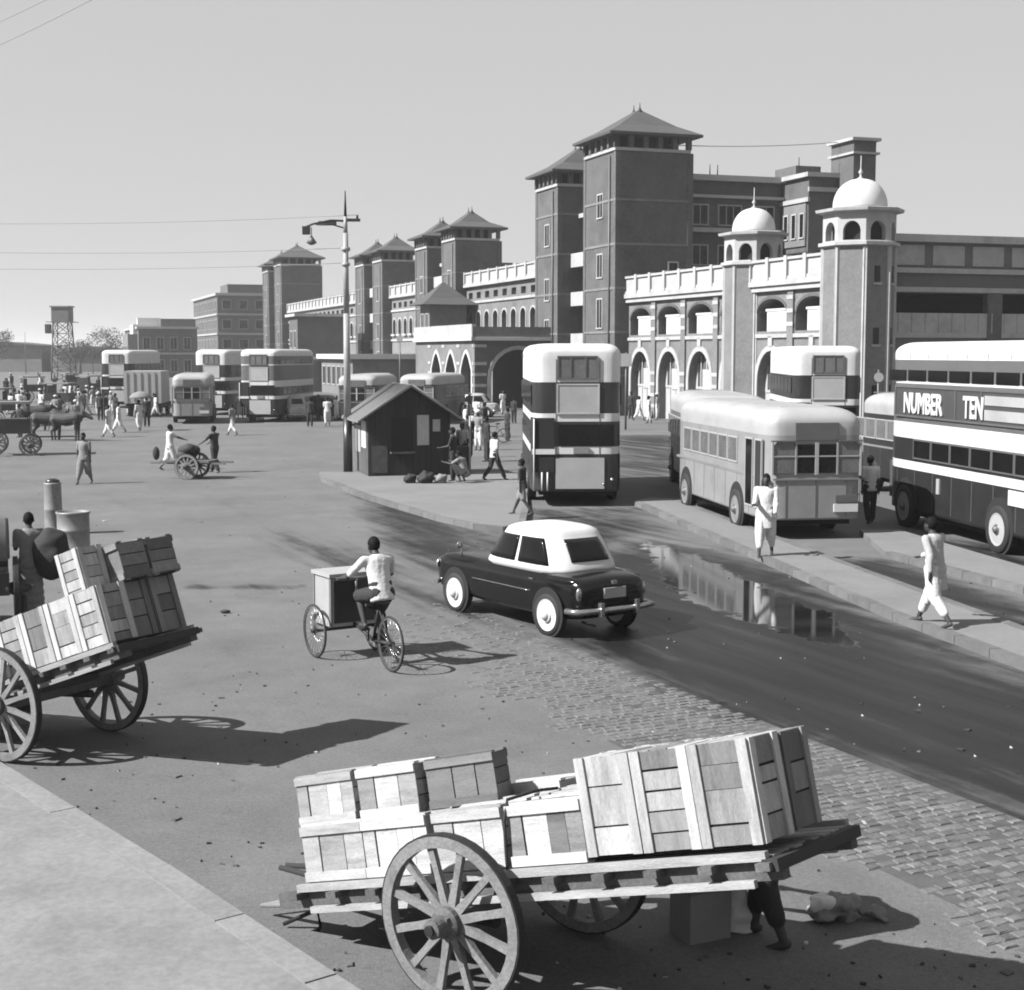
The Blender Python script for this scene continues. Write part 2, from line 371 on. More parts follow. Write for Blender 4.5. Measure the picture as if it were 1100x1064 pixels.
while v_ < Ls:
    row = int(v_ / .12); u_ = .08 + (.078 if row % 2 else 0) + .02 * math.sin(row)
    while u_ < 2.05 + .2 * math.sin(row * .35) + rnd.uniform(-.12, .12):
        p = s_a + s_d * v_ + s_n * u_; cells.append((p, rnd.uniform(-.07, .07))); u_ += .155 + rnd.uniform(-.006, .006)
    v_ += .12
cells.sort(key=lambda c: c[0].length)
vis = [c for c in cells if abs(c[0].x / c[0].y) < .37 and c[0].y > 9.2]
for p, a in vis[:295]:
    if rnd.random() < .04: continue
    o = obj('sett', smesh[rnd.randrange(10)], bed_o, p + Vector((rnd.uniform(-.01, .01), rnd.uniform(-.01, .01), rnd.uniform(-.004, .001))), s_ang + math.pi / 2 + a)
rest = MB()
for p, a in vis[295:]:
    if rnd.random() < .05 + max(0, (p.y - 17.5) * .12): continue
    Mx = Matrix.Translation(p + Vector((0, 0, rnd.uniform(-.008, -.002) - max(0, (p.y - 14) * .0006)))) @ Matrix.Rotation(s_ang + math.pi / 2 + a, 4, 'Z')
    me = smesh[rnd.randrange(10)]
    rest.add([Mx @ v.co for v in me.vertices], [list(f.vertices) for f in me.polygons], 0, False)
tag(rest.build('worn_setts', mat('far_sett_stone', .185, .85, .35, 6, .4, dirt=.35), bed_o), kind='stuff')

# ------------------------------------------------------------------ arches and building helpers
def arch_curve(w, zs, rise, n=12, pointed=False):
    pts = []
    for i in range(n + 1):
        a = math.pi * (1 - i / n); x = math.cos(a) * w / 2; h = math.sin(a)
        if pointed: h = 1 - abs(x / (w / 2)) ** 1.6
        pts.append((x, zs + rise * h))
    return pts
def arch_bay(mb, x0, x1, z0, z1, ow, sill, zs, rise, depth, y=0.0, m=0, pointed=False, n=12, Mx=None):
    """wall panel in the plane y (outside towards -y) with an arched opening and its reveal"""
    cx = (x0 + x1) / 2; c = [(cx + p[0], p[1]) for p in arch_curve(ow, zs, rise, n, pointed)]
    T = (lambda p: Mx @ Vector(p)) if Mx is not None else (lambda p: p)
    def q(a, b, c_, d): mb.add([T(a), T(b), T(c_), T(d)], [(0, 1, 2, 3)], m)
    l, r = cx - ow / 2, cx + ow / 2
    q((x0, y, z0), (l, y, z0), (l, y, z1), (x0, y, z1)); q((r, y, z0), (x1, y, z0), (x1, y, z1), (r, y, z1))
    if sill > z0 + 1e-4:
        q((l, y, z0), (r, y, z0), (r, y, sill), (l, y, sill)); q((l, y, sill), (r, y, sill), (r, y + depth, sill), (l, y + depth, sill))
    for a, b in zip(c, c[1:]):
        q((a[0], y, a[1]), (b[0], y, b[1]), (b[0], y, z1), (a[0], y, z1))
        q((a[0], y, a[1]), (a[0], y + depth, a[1]), (b[0], y + depth, b[1]), (b[0], y, b[1]))
    q((l, y, sill), (l, y + depth, sill), (l, y + depth, zs), (l, y, zs)); q((r, y + depth, sill), (r, y, sill), (r, y, zs), (r, y + depth, zs))
def arch_ring(mb, cx, ow, sill, zs, rise, t, pr, y=0.0, m=0, pointed=False, n=12, Mx=None):
    inn = [(-ow / 2, sill)] + arch_curve(ow, zs, rise, n, pointed) + [(ow / 2, sill)]
    out = [(-ow / 2 - t, sill)] + arch_curve(ow + 2 * t, zs, rise + t, n, pointed) + [(ow / 2 + t, sill)]
    T = (lambda p: Mx @ Vector(p)) if Mx is not None else (lambda p: p)
    for i in range(len(inn) - 1):
        a, b, c, d = inn[i], inn[i + 1], out[i + 1], out[i]
        P = [(cx + k[0], y - pr, k[1]) for k in (a, b, c, d)]; Q = [(cx + k[0], y - .002, k[1]) for k in (a, b, c, d)]
        mb.add([T(v) for v in P + Q], [(0, 1, 2, 3), (0, 4, 5, 1), (3, 2, 6, 7)], m)

BD = Vector((.326, -.945, 0)); BE = Vector((.945, .326, 0)); BP = Vector((8.5, 96.0, 0)); BANG = math.atan2(-.945, .326)
def B(t, y, z=0): return BP + BD * t + BE * y + Vector((0, 0, z))

def window(parent, x0, x1, y, z0, z1, fm=stone_t, gm=glass, bars=1, name='window'):
    f = MB(); w = .09
    f.box(x0 - w, x1 + w, y - .05, y + .02, z1, z1 + w); f.box(x0 - w, x1 + w, y - .08, y + .02, z0 - w, z0)
    f.box(x0 - w, x0, y - .045, y + .02, z0, z1); f.box(x1, x1 + w, y - .045, y + .02, z0, z1)
    for k in range(bars):
        xm = x0 + (x1 - x0) * (k + 1) / (bars + 1); f.box(xm - .03, xm + .03, y - .03, y + .01, z0, z1)
    o = f.build(name, fm, parent)
    MB().box(x0, x1, y - .012, y + .015, z0, z1).build('pane', gm, o)
    return o
def window_side(parent, x, y0, y1, z0, z1, fm=stone_t, gm=glass, bars=1, name='window'):
    """window in a wall that faces +x (towards the camera end of the building)"""
    f = MB(); w = .09
    f.box(x - .02, x + .05, y0 - w, y1 + w, z1, z1 + w); f.box(x - .02, x + .08, y0 - w, y1 + w, z0 - w, z0)
    f.box(x - .02, x + .045, y0 - w, y0, z0, z1); f.box(x - .02, x + .045, y1, y1 + w, z0, z1)
    for k in range(bars):
        ym = y0 + (y1 - y0) * (k + 1) / (bars + 1); f.box(x - .01, x + .03, ym - .03, ym + .03, z0, z1)
    o = f.build(name, fm, parent)
    MB().box(x - .015, x + .012, y0, y1, z0, z1).build('pane', gm, o)
    return o
def balustrade(parent, x0, x1, y, z0, h, step=2.2, m=stucco, name='balustrade'):
    b = MB(); L = x1 - x0; n = max(1, round(abs(L) / step))
    b.box(x0, x1, y - .12, y + .12, z0, z0 + .16); b.box(x0, x1, y - .14, y + .14, z0 + h - .14, z0 + h)
    for i in range(n + 1):
        x = x0 + L * i / n; b.box(x - .16, x + .16, y - .18, y + .18, z0, z0 + h + .08)
    b.box(x0, x1, y - .03, y + .05, z0 + .16, z0 + h - .14, 1)
    return b.build(name, [m, m], parent)

# ------------------------------------------------------------------ station: near arcade wing with two domed turrets
wing = thing('arcade_wing', 'two storey arcaded station wing with white balustrade and domed corner turrets', 'building', BP, BANG)
bays = [-.25, 4.1, 8.45, 12.8, 17.1, 21.4]; bw_ = 4.34
wall = MB(); wx0 = -2.6
for i, c in enumerate(bays):
    a = wx0 if i == 0 else (bays[i - 1] + c) / 2; b = 23.2 if i == len(bays) - 1 else (c + bays[i + 1]) / 2
    arch_bay(wall, a, b, 0, 4.9, 2.9, 0, 2.55, 1.75, .75, 0, 0)
    arch_bay(wall, a, b, 4.9, 8.0, 3.2, 5.35, 6.35, .75, 1.6, 0, 0)
wall.box(wx0, 23.2, .8, .9, 0, 4.9, 1); wall.box(wx0, 23.2, 3.4, 3.5, 4.9, 8.0, 1)
wall.box(wx0, 23.2, .0, 3.5, 4.86, 4.9, 1); wall.box(wx0, 23.2, .02, 16, 7.9, 8.02, 1)
wall.build('wall', [brick_l, shade_w], wing)
for i, c in enumerate(bays):
    r1 = MB(); arch_ring(r1, c, 2.9, 0, 2.55, 1.75, .3, .07); r1.box(c - .22, c + .22, -.1, -.003, 4.55, 5.1); r1.build('arch_surround', stucco, wing)
    infill = MB(); infill.box(c - 1.45, c + 1.45, .5, .56, 0, 2.0); infill.box(c - .5, c + .5, .44, .5, 1.9, 3.2); infill.box(c - 1.45, c - 1.2, .48, .56, 2, 3.6); infill.box(c + 1.2, c + 1.45, .48, .56, 2, 3.6)
    for k in (-.75, 0, .75): infill.box(c + k - .05, c + k + .05, .46, .5, 0, 4)
    infill.box(c - 1.4, c + 1.4, .45, .5, 2.0, 2.15)
    io = infill.build('arch_infill', stucco, wing); MB().box(c - 1.44, c + 1.44, .58, .62, 2.0, 4.28).build('pane', glass_l, io)
    bal = MB(); bal.box(c - 1.05, c + 1.05, .3, .36, 5.35, 6.5); bal.box(c - 1.15, c + 1.15, .26, .38, 6.45, 6.58)
    bal.build('screen', white, wing)
    r2 = MB(); arch_ring(r2, c, 3.2, 6.35, 6.35, .75, .16, .05); r2.build('arch_surround', brick, wing)
    if i < 5:
        xm = (c + bays[i + 1]) / 2; MB().box(xm - .3, xm + .3, -.12, -.003, 0, 7.99).build('pilaster', brick_l, wing)
for z_ in (.7, 1.4, 2.1, 2.8, 5.6, 6.3, 7.0):
    for i in range(5):
        xm = (bays[i] + bays[i + 1]) / 2; MB().box(xm - .66, xm + .66, -.14, -.121, z_, z_ + .2).build('stone_band', stone_t, wing) if False else MB().box(xm - .34, xm + .34, -.15, -.121, z_, z_ + .22).build('stone_band', stone_t, wing)
bn = MB()
for z_ in (2.6, 3.3, 4.0): 
    for i, c in enumerate(bays): bn.box(c - 1.85, c - 1.76, -.05, -.004, z_, z_ + .2); bn.box(c + 1.76, c + 1.85, -.05, -.004, z_, z_ + .2)
co = MB(); co.box(wx0, 23.2, -.38, -.003, 7.78, 8.06); co.box(wx0, 23.2, -.25, -.004, 7.5, 7.77); co.box(wx0, 23.2, -.1, -.004, 5.0, 5.2); co.build('cornice', stone_t, wing)
balustrade(wing, wx0, 12.6, -.18, 8.07, 1.15, 2.17); balustrade(wing, 15.1, 23.0, -.18, 8.07, 1.15, 2.17)

def turret(parent, x, y, r, zb, name='turret'):
    k8 = 1 / math.cos(math.pi / 8)
    s = MB(); s.lathe([(r * k8, 0), (r * k8, zb)], 8, (x, y, 0), 0, False, ph=.5)
    s.lathe([(r * k8 * 1.0, zb), (r * k8 * 1.12, zb + .06), (r * k8 * 1.12, zb + .22), (r * k8, zb + .26)], 8, (x, y, 0), 1, False, ph=.5)
    for k in range(8):
        a = 2 * math.pi * k / 8; w = r * math.tan(math.pi / 8)
        Mx = Matrix.Translation((x, y, 0)) @ Matrix.Rotation(a + math.pi / 2, 4, 'Z')
        arch_bay(s, -w, w, zb + .26, zb + 1.62, w * 1.25, zb + .3, zb + .72, .5, .35, -r, 1, Mx=Mx)
        for sx in (-1, 1): s.box(sx * w - .09, sx * w + .09, -r - .04, -r + .1, zb + .1 if False else .002, zb - .01, 2, M=Mx)
    s.lathe([(r * .8, zb + .2), (r * .8, zb + 1.6)], 8, (x, y, 0), 3, False, ph=.5)
    s.lathe([(r * k8 * 1.0, zb + 1.62), (r * k8 * 1.2, zb + 1.7), (r * k8 * 1.22, zb + 1.84), (r * k8, zb + 1.9)], 8, (x, y, 0), 4, False, ph=.5)
    t = s.build(name, [brick_l, stucco, stone_t, dark_in, stone_t], parent)
    rd = r * .8
    d = MB(); prof = [(rd, 0), (rd * 1.0, .12)] + [(rd * math.cos(a) ** .85, .12 + rd * 1.02 * math.sin(a)) for a in [R(q) for q in range(4, 90, 7)]]
    d.lathe(prof, 24, (x, y, zb + 1.9), 0, True)
    d.build('dome', white, t)
    f = MB(); f.lathe([(.16, 0), (.2, .08), (.06, .16), (.05, .3), (.13, .4), (.05, .5), (.03, .6), (.02, 1.2)], 10, (x, y, zb + 1.98 + rd * 1.0)); f.build('finial', stucco, t)
    for a in (5, 6, 7, 4):
        for zz in (1.8, 4.6, 7.6):
            Mx = Matrix.Translation((x, y, 0)) @ Matrix.Rotation(2 * math.pi * a / 8 + math.pi / 2 + math.pi, 4, 'Z')
            wm = MB(); wm.box(-.16, .16, -r - .02, -r + .05, zz, zz + .8, 0, M=Mx); wm.box(-.24, .24, -r - .07, -r + .05, zz - .12, zz, 1, M=Mx)
            if zz < zb - 1: wm.build('slit_window', [glass, stone_t], t)
    return t
turret(wing, 13.9, .55, 1.5, 9.0)
turret(wing, 24.25, .85, 1.66, 9.35)
# the end wall that faces the camera, right of the corner turret
ew = MB(); X = 24.0
ew.box(X - .3, X, 2.3, 34, 0, 5.1, 0); ew.box(X - .3, X, 2.3, 34, 7.2, 10.1, 0)
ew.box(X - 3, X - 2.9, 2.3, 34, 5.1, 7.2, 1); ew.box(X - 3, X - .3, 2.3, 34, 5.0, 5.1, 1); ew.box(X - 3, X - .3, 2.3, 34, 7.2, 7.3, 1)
ew.build('end_wall', [shade_w, dark_in], wing)
for yy in (9.1, 17, 25, 33):
    MB().box(X - .32, X + .12, yy - .45, yy + .45, 0, 7.35).build('pier', brick, wing)
tr = MB(); tr.box(X + .002, X + .18, 2.3, 34, 7.25, 7.5); tr.box(X + .002, X + .3, 2.3, 34, 8.2, 8.45); tr.box(X - .5, X + .42, 2.3, 34, 9.75, 10.12)
tr.box(X + .002, X + .1, 2.3, 34, 4.95, 5.2); tr.build('cornice', stone_t, wing)
for k in range(13):
    y0 = 2.9 + k * 2.4; MB().box(X + .003, X + .05, y0, y0 + 1.9, 8.6, 9.6).build('frieze_panel', stone_t, wing)
pr_ = MB(); pr_.box(X + .03, X + .1, 2.3, 34, 5.2, 6.2)
for k in range(40): pr_.box(X + .1, X + .13, 2.5 + k * .8, 2.56 + k * .8, 5.2, 6.2)
pr_.build('parapet', stone_t, wing)
for k in range(4):
    window_side(wing, X, 4.0 + k * 5.2, 6.4 + k * 5.2, 1.0, 3.6, bars=2)

# ------------------------------------------------------------------ station: main building with hipped towers
main = thing('station_building', 'long brick station building with four pairs of hipped square towers', 'building', BP, BANG)
def tower(t1, w, dpt, ze, nm='tower', y0=-1.0, face_win=True, zt=1.85):
    """square tower: t1 is its near (camera side) edge along the facade"""
    b = MB(); t0 = t1 - w; y1 = y0 + dpt
    b.box(t0, t1, y0, y1, 0, ze - 1.05, 0)
    b.box(t0 - .12, t1 + .12, y0 - .12, y1 + .12, ze - 1.05, ze - .85, 1)
    n = 5
    for i in range(n + 1):
        for (px, py) in ((t0 + w * i / n, y0), (t1, y0 + dpt * i / n), (t0, y0 + dpt * i / n)):
            b.box(px - .16, px + .16, py - .16, py + .16, ze - .85, ze - .06, 0)
    b.box(t0 + .5, t1 - .5, y0 + .5, y1 - .5, ze - .85, ze - .05, 2)
    for (cx_, cy_) in ((t1, y0), (t0, y0), (t1, y1)):
        b.box(cx_ - .35, cx_ + .04, cy_ - .04, cy_ + .35, 0, ze - 1.06, 0)
    o = b.build(nm, [brick, stone_t, dark_in], main)
    bb = MB(); z_ = 2.6
    while z_ < ze - 1.6:
        bb.box(t0 - .05, t1 + .05, y0 - .05, y1 + .02, z_, z_ + .16); z_ += 2.9
    bb.build('string_course', brick_l, o)
    dp = MB(); dp.cyl((t1 - .9, y0 - .09, .2), (t1 - .9, y0 - .09, ze - 1.3), .06, None, 6); dp.build('drainpipe', mid_p, o)
    ov = .72; rf = MB(); cx, cy = (t0 + t1) / 2, (y0 + y1) / 2; rr = .5
    e = [(t0 - ov, y0 - ov), (t1 + ov, y0 - ov), (t1 + ov, y1 + ov), (t0 - ov, y1 + ov)]
    m_ = [(t0 + .6, y0 + .6), (t1 - .6, y0 + .6), (t1 - .6, y1 - .6), (t0 + .6, y1 - .6)]
    tp = [(cx - rr, cy - .15), (cx + rr, cy - .15), (cx + rr, cy + .15), (cx - rr, cy + .15)]
    rf.loft([[(p[0], p[1], ze - .06) for p in e], [(p[0], p[1], ze + .1) for p in e], [(p[0], p[1], ze + .1 + zt * .36) for p in m_], [(p[0], p[1], ze + .1 + zt) for p in tp]], 0, False)
    for s_ in (-1, 1): rf.lathe([(.14, 0), (.16, .1), (.05, .3), (.03, .6)], 8, (cx + s_ * rr, cy, ze + zt))
    rf.build('tower_roof', roof_m, o)
    if face_win:
        for z_, hgt in ((ze - 5.2, 1.5), (ze - 9.2, 1.5), (ze - 12.6, 1.9)):
            if z_ < 1: continue
            cxx = t0 + w * .5; window(o, cxx - .45, cxx + .45, y0, z_, z_ + hgt)
    return o
A = tower(-2.2, 5.3, 5.25, 18.5)
Bt = tower(-12.9, 4.4, 4.8, 17.3)
C_ = tower(-38.6, 4.0, 4.0, 15.3, zt=1.5); D_ = tower(-47.9, 4.0, 4.0, 15.2, zt=1.5)
E_ = tower(-65.6, 4.0, 4.0, 15.0, zt=1.5); F_ = tower(-74, 4.0, 4.0, 15.0, zt=1.5)
G_ = tower(-126, 5.6, 5.66, 18.0); H_ = tower(-137, 5.0, 5.0, 17.6)
for z_ in (5.2, 9.4):
    window_side(E_, -65.6, .2, .6, z_, z_ + 1.5, bars=0); window_side(E_, -65.6, .9, 1.3, z_, z_ + 1.5, bars=0); window_side(E_, -65.6, 1.6, 2.0, z_, z_ + 1.5, bars=0)
window_side(A, -2.2, 2.9, 3.5, 8.9, 10.2, bars=0)
# wall between the towers
wl_ = MB()
def stretch_wall(t0, t1, y=0.0, zt=10.2, step=2.3, dome_rows=True):
    n = max(1, round((t1 - t0) / step)); s = (t1 - t0) / n
    for i in range(n):
        a, b = t0 + i * s, t0 + (i + 1) * s
        arch_bay(wl_, a, b, 0, 5.6, s * .55, .6, 3.2, .7, .3, y, 0, n=8)
        arch_bay(wl_, a, b, 5.6, 8.7, s * .55, 6.2, 7.3, .5, .3, y, 0, n=8)
        arch_bay(wl_, a, b, 8.7, zt, s * .5, 8.95, 9.5, .02, .3, y, 0, n=2)
        r_ = MB(); arch_ring(r_, (a + b) / 2, s * .55, 6.2, 7.3, .5, .14, .06, y, 0, n=8); r_.build('window_surround', stucco, main); r_ = MB(); arch_ring(r_, (a + b) / 2, s * .55, .6, 3.2, .7, .16, .06, y, 0, n=8)
        r_.build('window_surround', stucco, main); MB().box((a + b) / 2 - s * .35, (a + b) / 2 + s * .35, y - .25, y - .003, 6.0, 6.2).build('window_sill', stucco, main)
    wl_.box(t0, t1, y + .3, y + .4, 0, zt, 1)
    wl_.box(t0, t1, y - .35, y - .003, zt - .2, zt, 2); wl_.box(t0, t1, y - .14, y - .003, 8.55, 8.75, 2); wl_.box(t0, t1, y - .14, y - .003, 5.45, 5.65, 2)
    wl_.box(t0, t1, y + .41, y + 9, zt - .3, zt - .02, 2)
    balustrade(main, t0, t1, y - .12, zt + .001, 1.1, 2.3)
stretch_wall(-38.5, -17.4); stretch_wall(-65.5, -52.0, zt=10.2); stretch_wall(-125.8, -78.2, step=2.6)
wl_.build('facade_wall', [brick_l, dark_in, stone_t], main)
# recess with balconies between the first two towers, and behind the others
for (ta, tb, yb, zt) in ((-12.85, -7.85, 1.2, 14.2), (-47.85, -42.65, .8, 12.6), (-73.95, -69.65, .8, 12.4), (-136.9, -131.7, 1.2, 14.2)):
    rc = MB(); rc.box(ta, tb, yb, yb + .3, 0, zt, 0); rc.box(ta, tb, yb + .3, yb + 5, zt - .3, zt - .01, 0)
    for z_ in (4.6, 7.6, 10.4): rc.box(ta, tb, yb - 1.2, yb, z_, z_ + .2, 1); rc.box(ta, tb, yb - 1.2, yb - 1.1, z_ + .2, z_ + 1.0, 1)
    rc.box(ta, tb, yb - .6, yb - .003, zt - .2, zt + .1, 1)
    ro = rc.build('balcony_bay', [brick_l, stucco], main)
    for z_ in (5.0, 8.0, 10.9):
        for k in range(3):
            x_ = ta + (tb - ta) * (k + .5) / 3; q = MB(); q.box(x_ - .42, x_ + .42, yb - .02, yb + .01, z_, z_ + 2.0); q.box(x_ - .5, x_ - .42, yb - .06, yb, z_, z_ + 2.1, 1); q.box(x_ + .42, x_ + .5, yb - .06, yb, z_, z_ + 2.1, 1)
            q.build('window', [glass, stucco], ro)
# upper hall behind the towers
hall = MB(); hall.box(-34, -19, 7, 20, 0, 12.6, 0); hall.box(-34.3, -18.7, 6.7, 20.3, 12.6, 13.0, 1)
hall.box(-118, -56, 9, 24, 0, 12.4, 0); hall.box(-118.3, -55.7, 8.7, 24.3, 12.4, 12.9, 1); hall.build('hall', [brick, stone_t], main)
for k in range(3): window_side(main, -19, 8 + k * 3.6, 10 + k * 3.6, 10.4, 11.9)
for k in range(2): window_side(main, -56, 10 + k * 3.6, 12 + k * 3.6, 10.4, 11.9)

# porch with a big dark arch
porch = thing('entrance_porch', 'brick entrance porch with large dark arch and three pale side arches', 'porch', B(-14.5, -6.9), BANG)
p_ = MB(); W_ = 16.1; D__ = 6.85
arch_bay(p_, -W_, -12.0, 0, 5.3, .01, 0, .01, .01, .2)
for k in range(3): arch_bay(p_, -12.0 + k * 4.0, -8.0 + k * 4.0, 0, 5.3, 2.6, 0, 2.9, 1.3, .6, pointed=True)
MxE = Matrix.Rotation(math.pi / 2, 4, 'Z')
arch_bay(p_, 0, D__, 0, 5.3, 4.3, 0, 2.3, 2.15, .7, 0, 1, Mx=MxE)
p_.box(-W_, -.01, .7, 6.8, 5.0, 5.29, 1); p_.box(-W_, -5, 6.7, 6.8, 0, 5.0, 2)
p_.build('wall', [brick_l, brick, dark_in], porch)  # camera-facing end gets darker brick, its shade put into the colour
for z_ in (.9, 1.7, 2.5, 3.3, 4.6):
    q = MB(); q.box(.004, .05, 0, D__ / 2 - 2.5, z_, z_ + .22); q.build('stone_band', stone_t, porch); q = MB(); q.box(.004, .05, D__ / 2 + 2.5, D__, z_, z_ + .22); q.build('stone_band', stone_t, porch)
    for k in range(4): q = MB(); q.box(-12.4 + k * 4, -11.6 + k * 4 if k < 3 else -.1, -.05, -.004, z_, z_ + .22); q.build('stone_band', stucco, porch)
q = MB()
for k in range(3): arch_ring(q, -10 + k * 4, 2.6, 0, 2.9, 1.3, .26, .06, pointed=True)
q.box(-W_, .3, -.3, -.003, 5.1, 5.35); q.box(.003, .3, -.3, D__, 5.1, 5.35)
q.build('arch_surround', white, porch)
q = MB(); arch_ring(q, D__ / 2, 4.3, 0, 2.3, 2.15, .28, .06, 0, 0, Mx=MxE); q.build('arch_surround', stone_t, porch)
q = MB(); q.box(-W_, 0, -.2, .1, 5.36, 6.3); q.build('parapet', stucco, porch)
q = MB(); q.box(-.1, .2, -.2, D__, 5.36, 6.1); q.build('parapet', brick_l, porch)  # parapet of the shaded end, toned down like its wall
# small pavilion roof at the far end of the porch
pv = thing('roof_pavilion', 'small hipped pavilion rising at the far end of the entrance porch', 'pavilion', B(-36, -4.2), BANG)
MB().box(-3, 0, 0, 3.4, 0, 8.4).build('wall', brick_l, pv)
q = MB(); q.loft([[(-3.9, -.9, 8.4), (.9, -.9, 8.4), (.9, 4.3, 8.4), (-3.9, 4.3, 8.4)], [(-3.0, .0, 9.0), (0, 0, 9.0), (0, 3.4, 9.0), (-3, 3.4, 9.0)], [(-1.6, 1.6, 10.4), (-1.4, 1.6, 10.4), (-1.4, 1.8, 10.4), (-1.6, 1.8, 10.4)]], 0, False); q.build('roof', roof_m, pv)
for k in range(2): window(pv, -2.6 + k * 1.4, -1.8 + k * 1.4, 0, 6.2, 7.6, fm=stucco)
# low pavilion before the middle towers
lp = thing('low_pavilion', 'square dark flat roofed block standing before the middle pair of towers', 'building', B(-72, -9), BANG)
q = MB(); q.box(-5, 0, 0, 5.2, 0, 8.2); q.box(-5.4, .4, -.4, 5.6, 8.2, 8.5, 1); q.build('wall', [brick, stone_t], lp)
for k in range(2): window(lp, -4.2 + k * 2.2, -3.0 + k * 2.2, 0, 4.8, 6.6, fm=stucco)
an = thing('low_annexe', 'low pale annexe with flat canopy running along the foot of the far towers', 'building', B(-60, -7), BANG)
q = MB(); q.box(-9, 6, 0, 6.8, 0, 3.6); q.box(-9.4, 6.4, -.5, 6.9, 3.6, 4.1, 1); q.build('wall', [brick_l, white], an)
for k in range(6): window(an, -8.2 + k * 2.4, -6.8 + k * 2.4, 0, 1.0, 2.8, fm=stucco)
q = MB(); q.box(-56, -9.5, -1, 6.8, 0, 3.4); q.box(-56, -9.5, -1.5, 6.9, 3.4, 3.8, 1); q.build('wall', [shade_w, stucco], an)

# office block behind the arcade wing
off = thing('office_block', 'dark flat roofed office block rising behind the domed arcade wing', 'building', BP, BANG)
q = MB(); q.box(-16, -6, 4.9, 13.4, 0, 16.2, 0); q.box(-16, -5.6, 4.7, 13.5, 16.2, 16.6, 1); q.box(-5.99, -5.3, 4.9, 13.4, 12.6, 12.9, 1); q.box(-5.99, -5.5, 4.9, 13.4, 15.0, 15.2, 1)
q.box(-10, -2.3, 13.5, 15.7, 0, 16.3, 0); q.box(-10, -2.0, 13.2, 15.9, 16.3, 16.6, 1); q.box(-9.8, -2.1, 13.3, 13.49, 14.6, 14.9, 1); q.box(-5.8, -2.5, 13.38, 13.49, 11.6, 14.5, 2)
q.box(-2.29, -2.1, 13.4, 15.8, 15.3, 15.6, 1)
q.box(-8, -5, 14, 16, 16.6, 17.4, 0)
q.box(-5.99, -5.2, 4.9, 13.4, 9.8, 10.0, 1)
q.build('wall', [brick, stucco, brick_l], off)
q = MB(); q.box(-3.2, -.3, 15.75, 17.5, 0, 17.7, 0); q.box(-3.4, -.1, 15.6, 17.7, 17.7, 17.85, 1); q.box(-3.2, -.3, 15.75, 17.5, 17.86, 18.6, 0); q.box(-3.45, -.05, 15.5, 17.75, 18.6, 18.8, 1); q.build('stair_tower', [brick, stone_t], off)
for k in range(3):
    y0 = 5.9 + k * 2.6
    for z_ in (13.2, 10.4): window_side(off, -6, y0, y0 + 1.7, z_, z_ + 1.3, bars=2)
for k in range(3): window(off, -5.4 + k * 1.1, -4.9 + k * 1.1, 13.37, 12.2, 13.8, bars=0)
for yy in (8.0, 8.6, 15.1): MB().cyl((-6.5, yy, 16.6), (-6.5, yy, 18.2 if yy > 9 else 17.4), .05, .03, 6).build('roof_pipe', iron, off)

# far buildings along the same street line
b1 = thing('distant_block', 'square dark four storey block with flat roof beyond the last towers', 'building', B(-202, 0), BANG)
q = MB(); q.box(-38, 0, 0, 14, 0, 15.4, 0); q.box(-38.4, .4, -.4, 14.4, 15.4, 15.9, 1); q.box(-10, 0.2, 2, 9, 15.9, 17.6, 0)
for z_ in (4, 7.8, 11.6): q.box(-38.2, .2, -.2, 14.2, z_, z_ + .35, 1)
q.build('wall', [brick, stone_t], b1)
for r_ in range(3):
    for k in range(4): window_side(b1, 0, 1 + k * 3.2, 2.6 + k * 3.2, 5.2 + r_ * 3.8, 6.9 + r_ * 3.8, bars=0)
    for k in range(8): window(b1, -36 + k * 4.6, -34 + k * 4.6, 0, 5.2 + r_ * 3.8, 6.9 + r_ * 3.8, bars=0)
b2 = thing('distant_shed', 'low dark warehouse with flat roof left of the square block', 'building', (-64.5, 254, 0), BANG)
q = MB(); q.box(-30, 0, 0, 10, 0, 8.4, 0); q.box(-30.3, .3, -.3, 10.2, 8.4, 8.8, 1); q.box(-12, -2, 4, 10, 8.8, 10.2, 0); q.box(0, .1, 0, 10, 4, 4.3, 1); q.build('wall', [brick, stone_t], b2)
for k in range(4): window_side(b2, 0, .8 + k * 2.3, 1.9 + k * 2.3, 4.9, 6.9, bars=1); window_side(b2, 0, .8 + k * 2.3, 1.9 + k * 2.3, 1.0, 3.0, bars=1)
b3 = thing('distant_terrace', 'pale low building with stepped white roof left of the dark warehouse', 'building', (-69, 262, 0), BANG)
q = MB(); q.box(-5, 7, 0, 10, 0, 7.5, 0); q.box(-1, 6, 1, 8, 7.5, 9.2, 1); q.box(1.5, 3.5, 2, 6, 9.2, 10.4, 1); q.build('wall', [brick_l, white], b3)
for k in range(4): window(b3, -4.2 + k * 2.8, -3.0 + k * 2.8, 0, 3.6, 5.4, bars=0)
far = thing('distant_sheds', 'long low goods sheds along the hazy skyline at the left edge', 'shed', (-120, 330, 0), R(4))
q = MB()
for k in range(7): x0 = -60 + k * 19; h_ = (4.5, 5.5, 4.2, 6, 5, 4.4, 5.6)[k]; q.box(x0, x0 + 17, 0, 20, 0, h_, k % 2); q.loft([[(x0 - .5, -1, h_), (x0 + 17.5, -1, h_), (x0 + 17.5, 21, h_), (x0 - .5, 21, h_)], [(x0 + 8, -1, h_ + .8), (x0 + 9, -1, h_ + .8), (x0 + 9, 21, h_ + .8), (x0 + 8, 21, h_ + .8)]], 2, False)
q.build('wall', [shade_w, brick_l, roof_m], far)

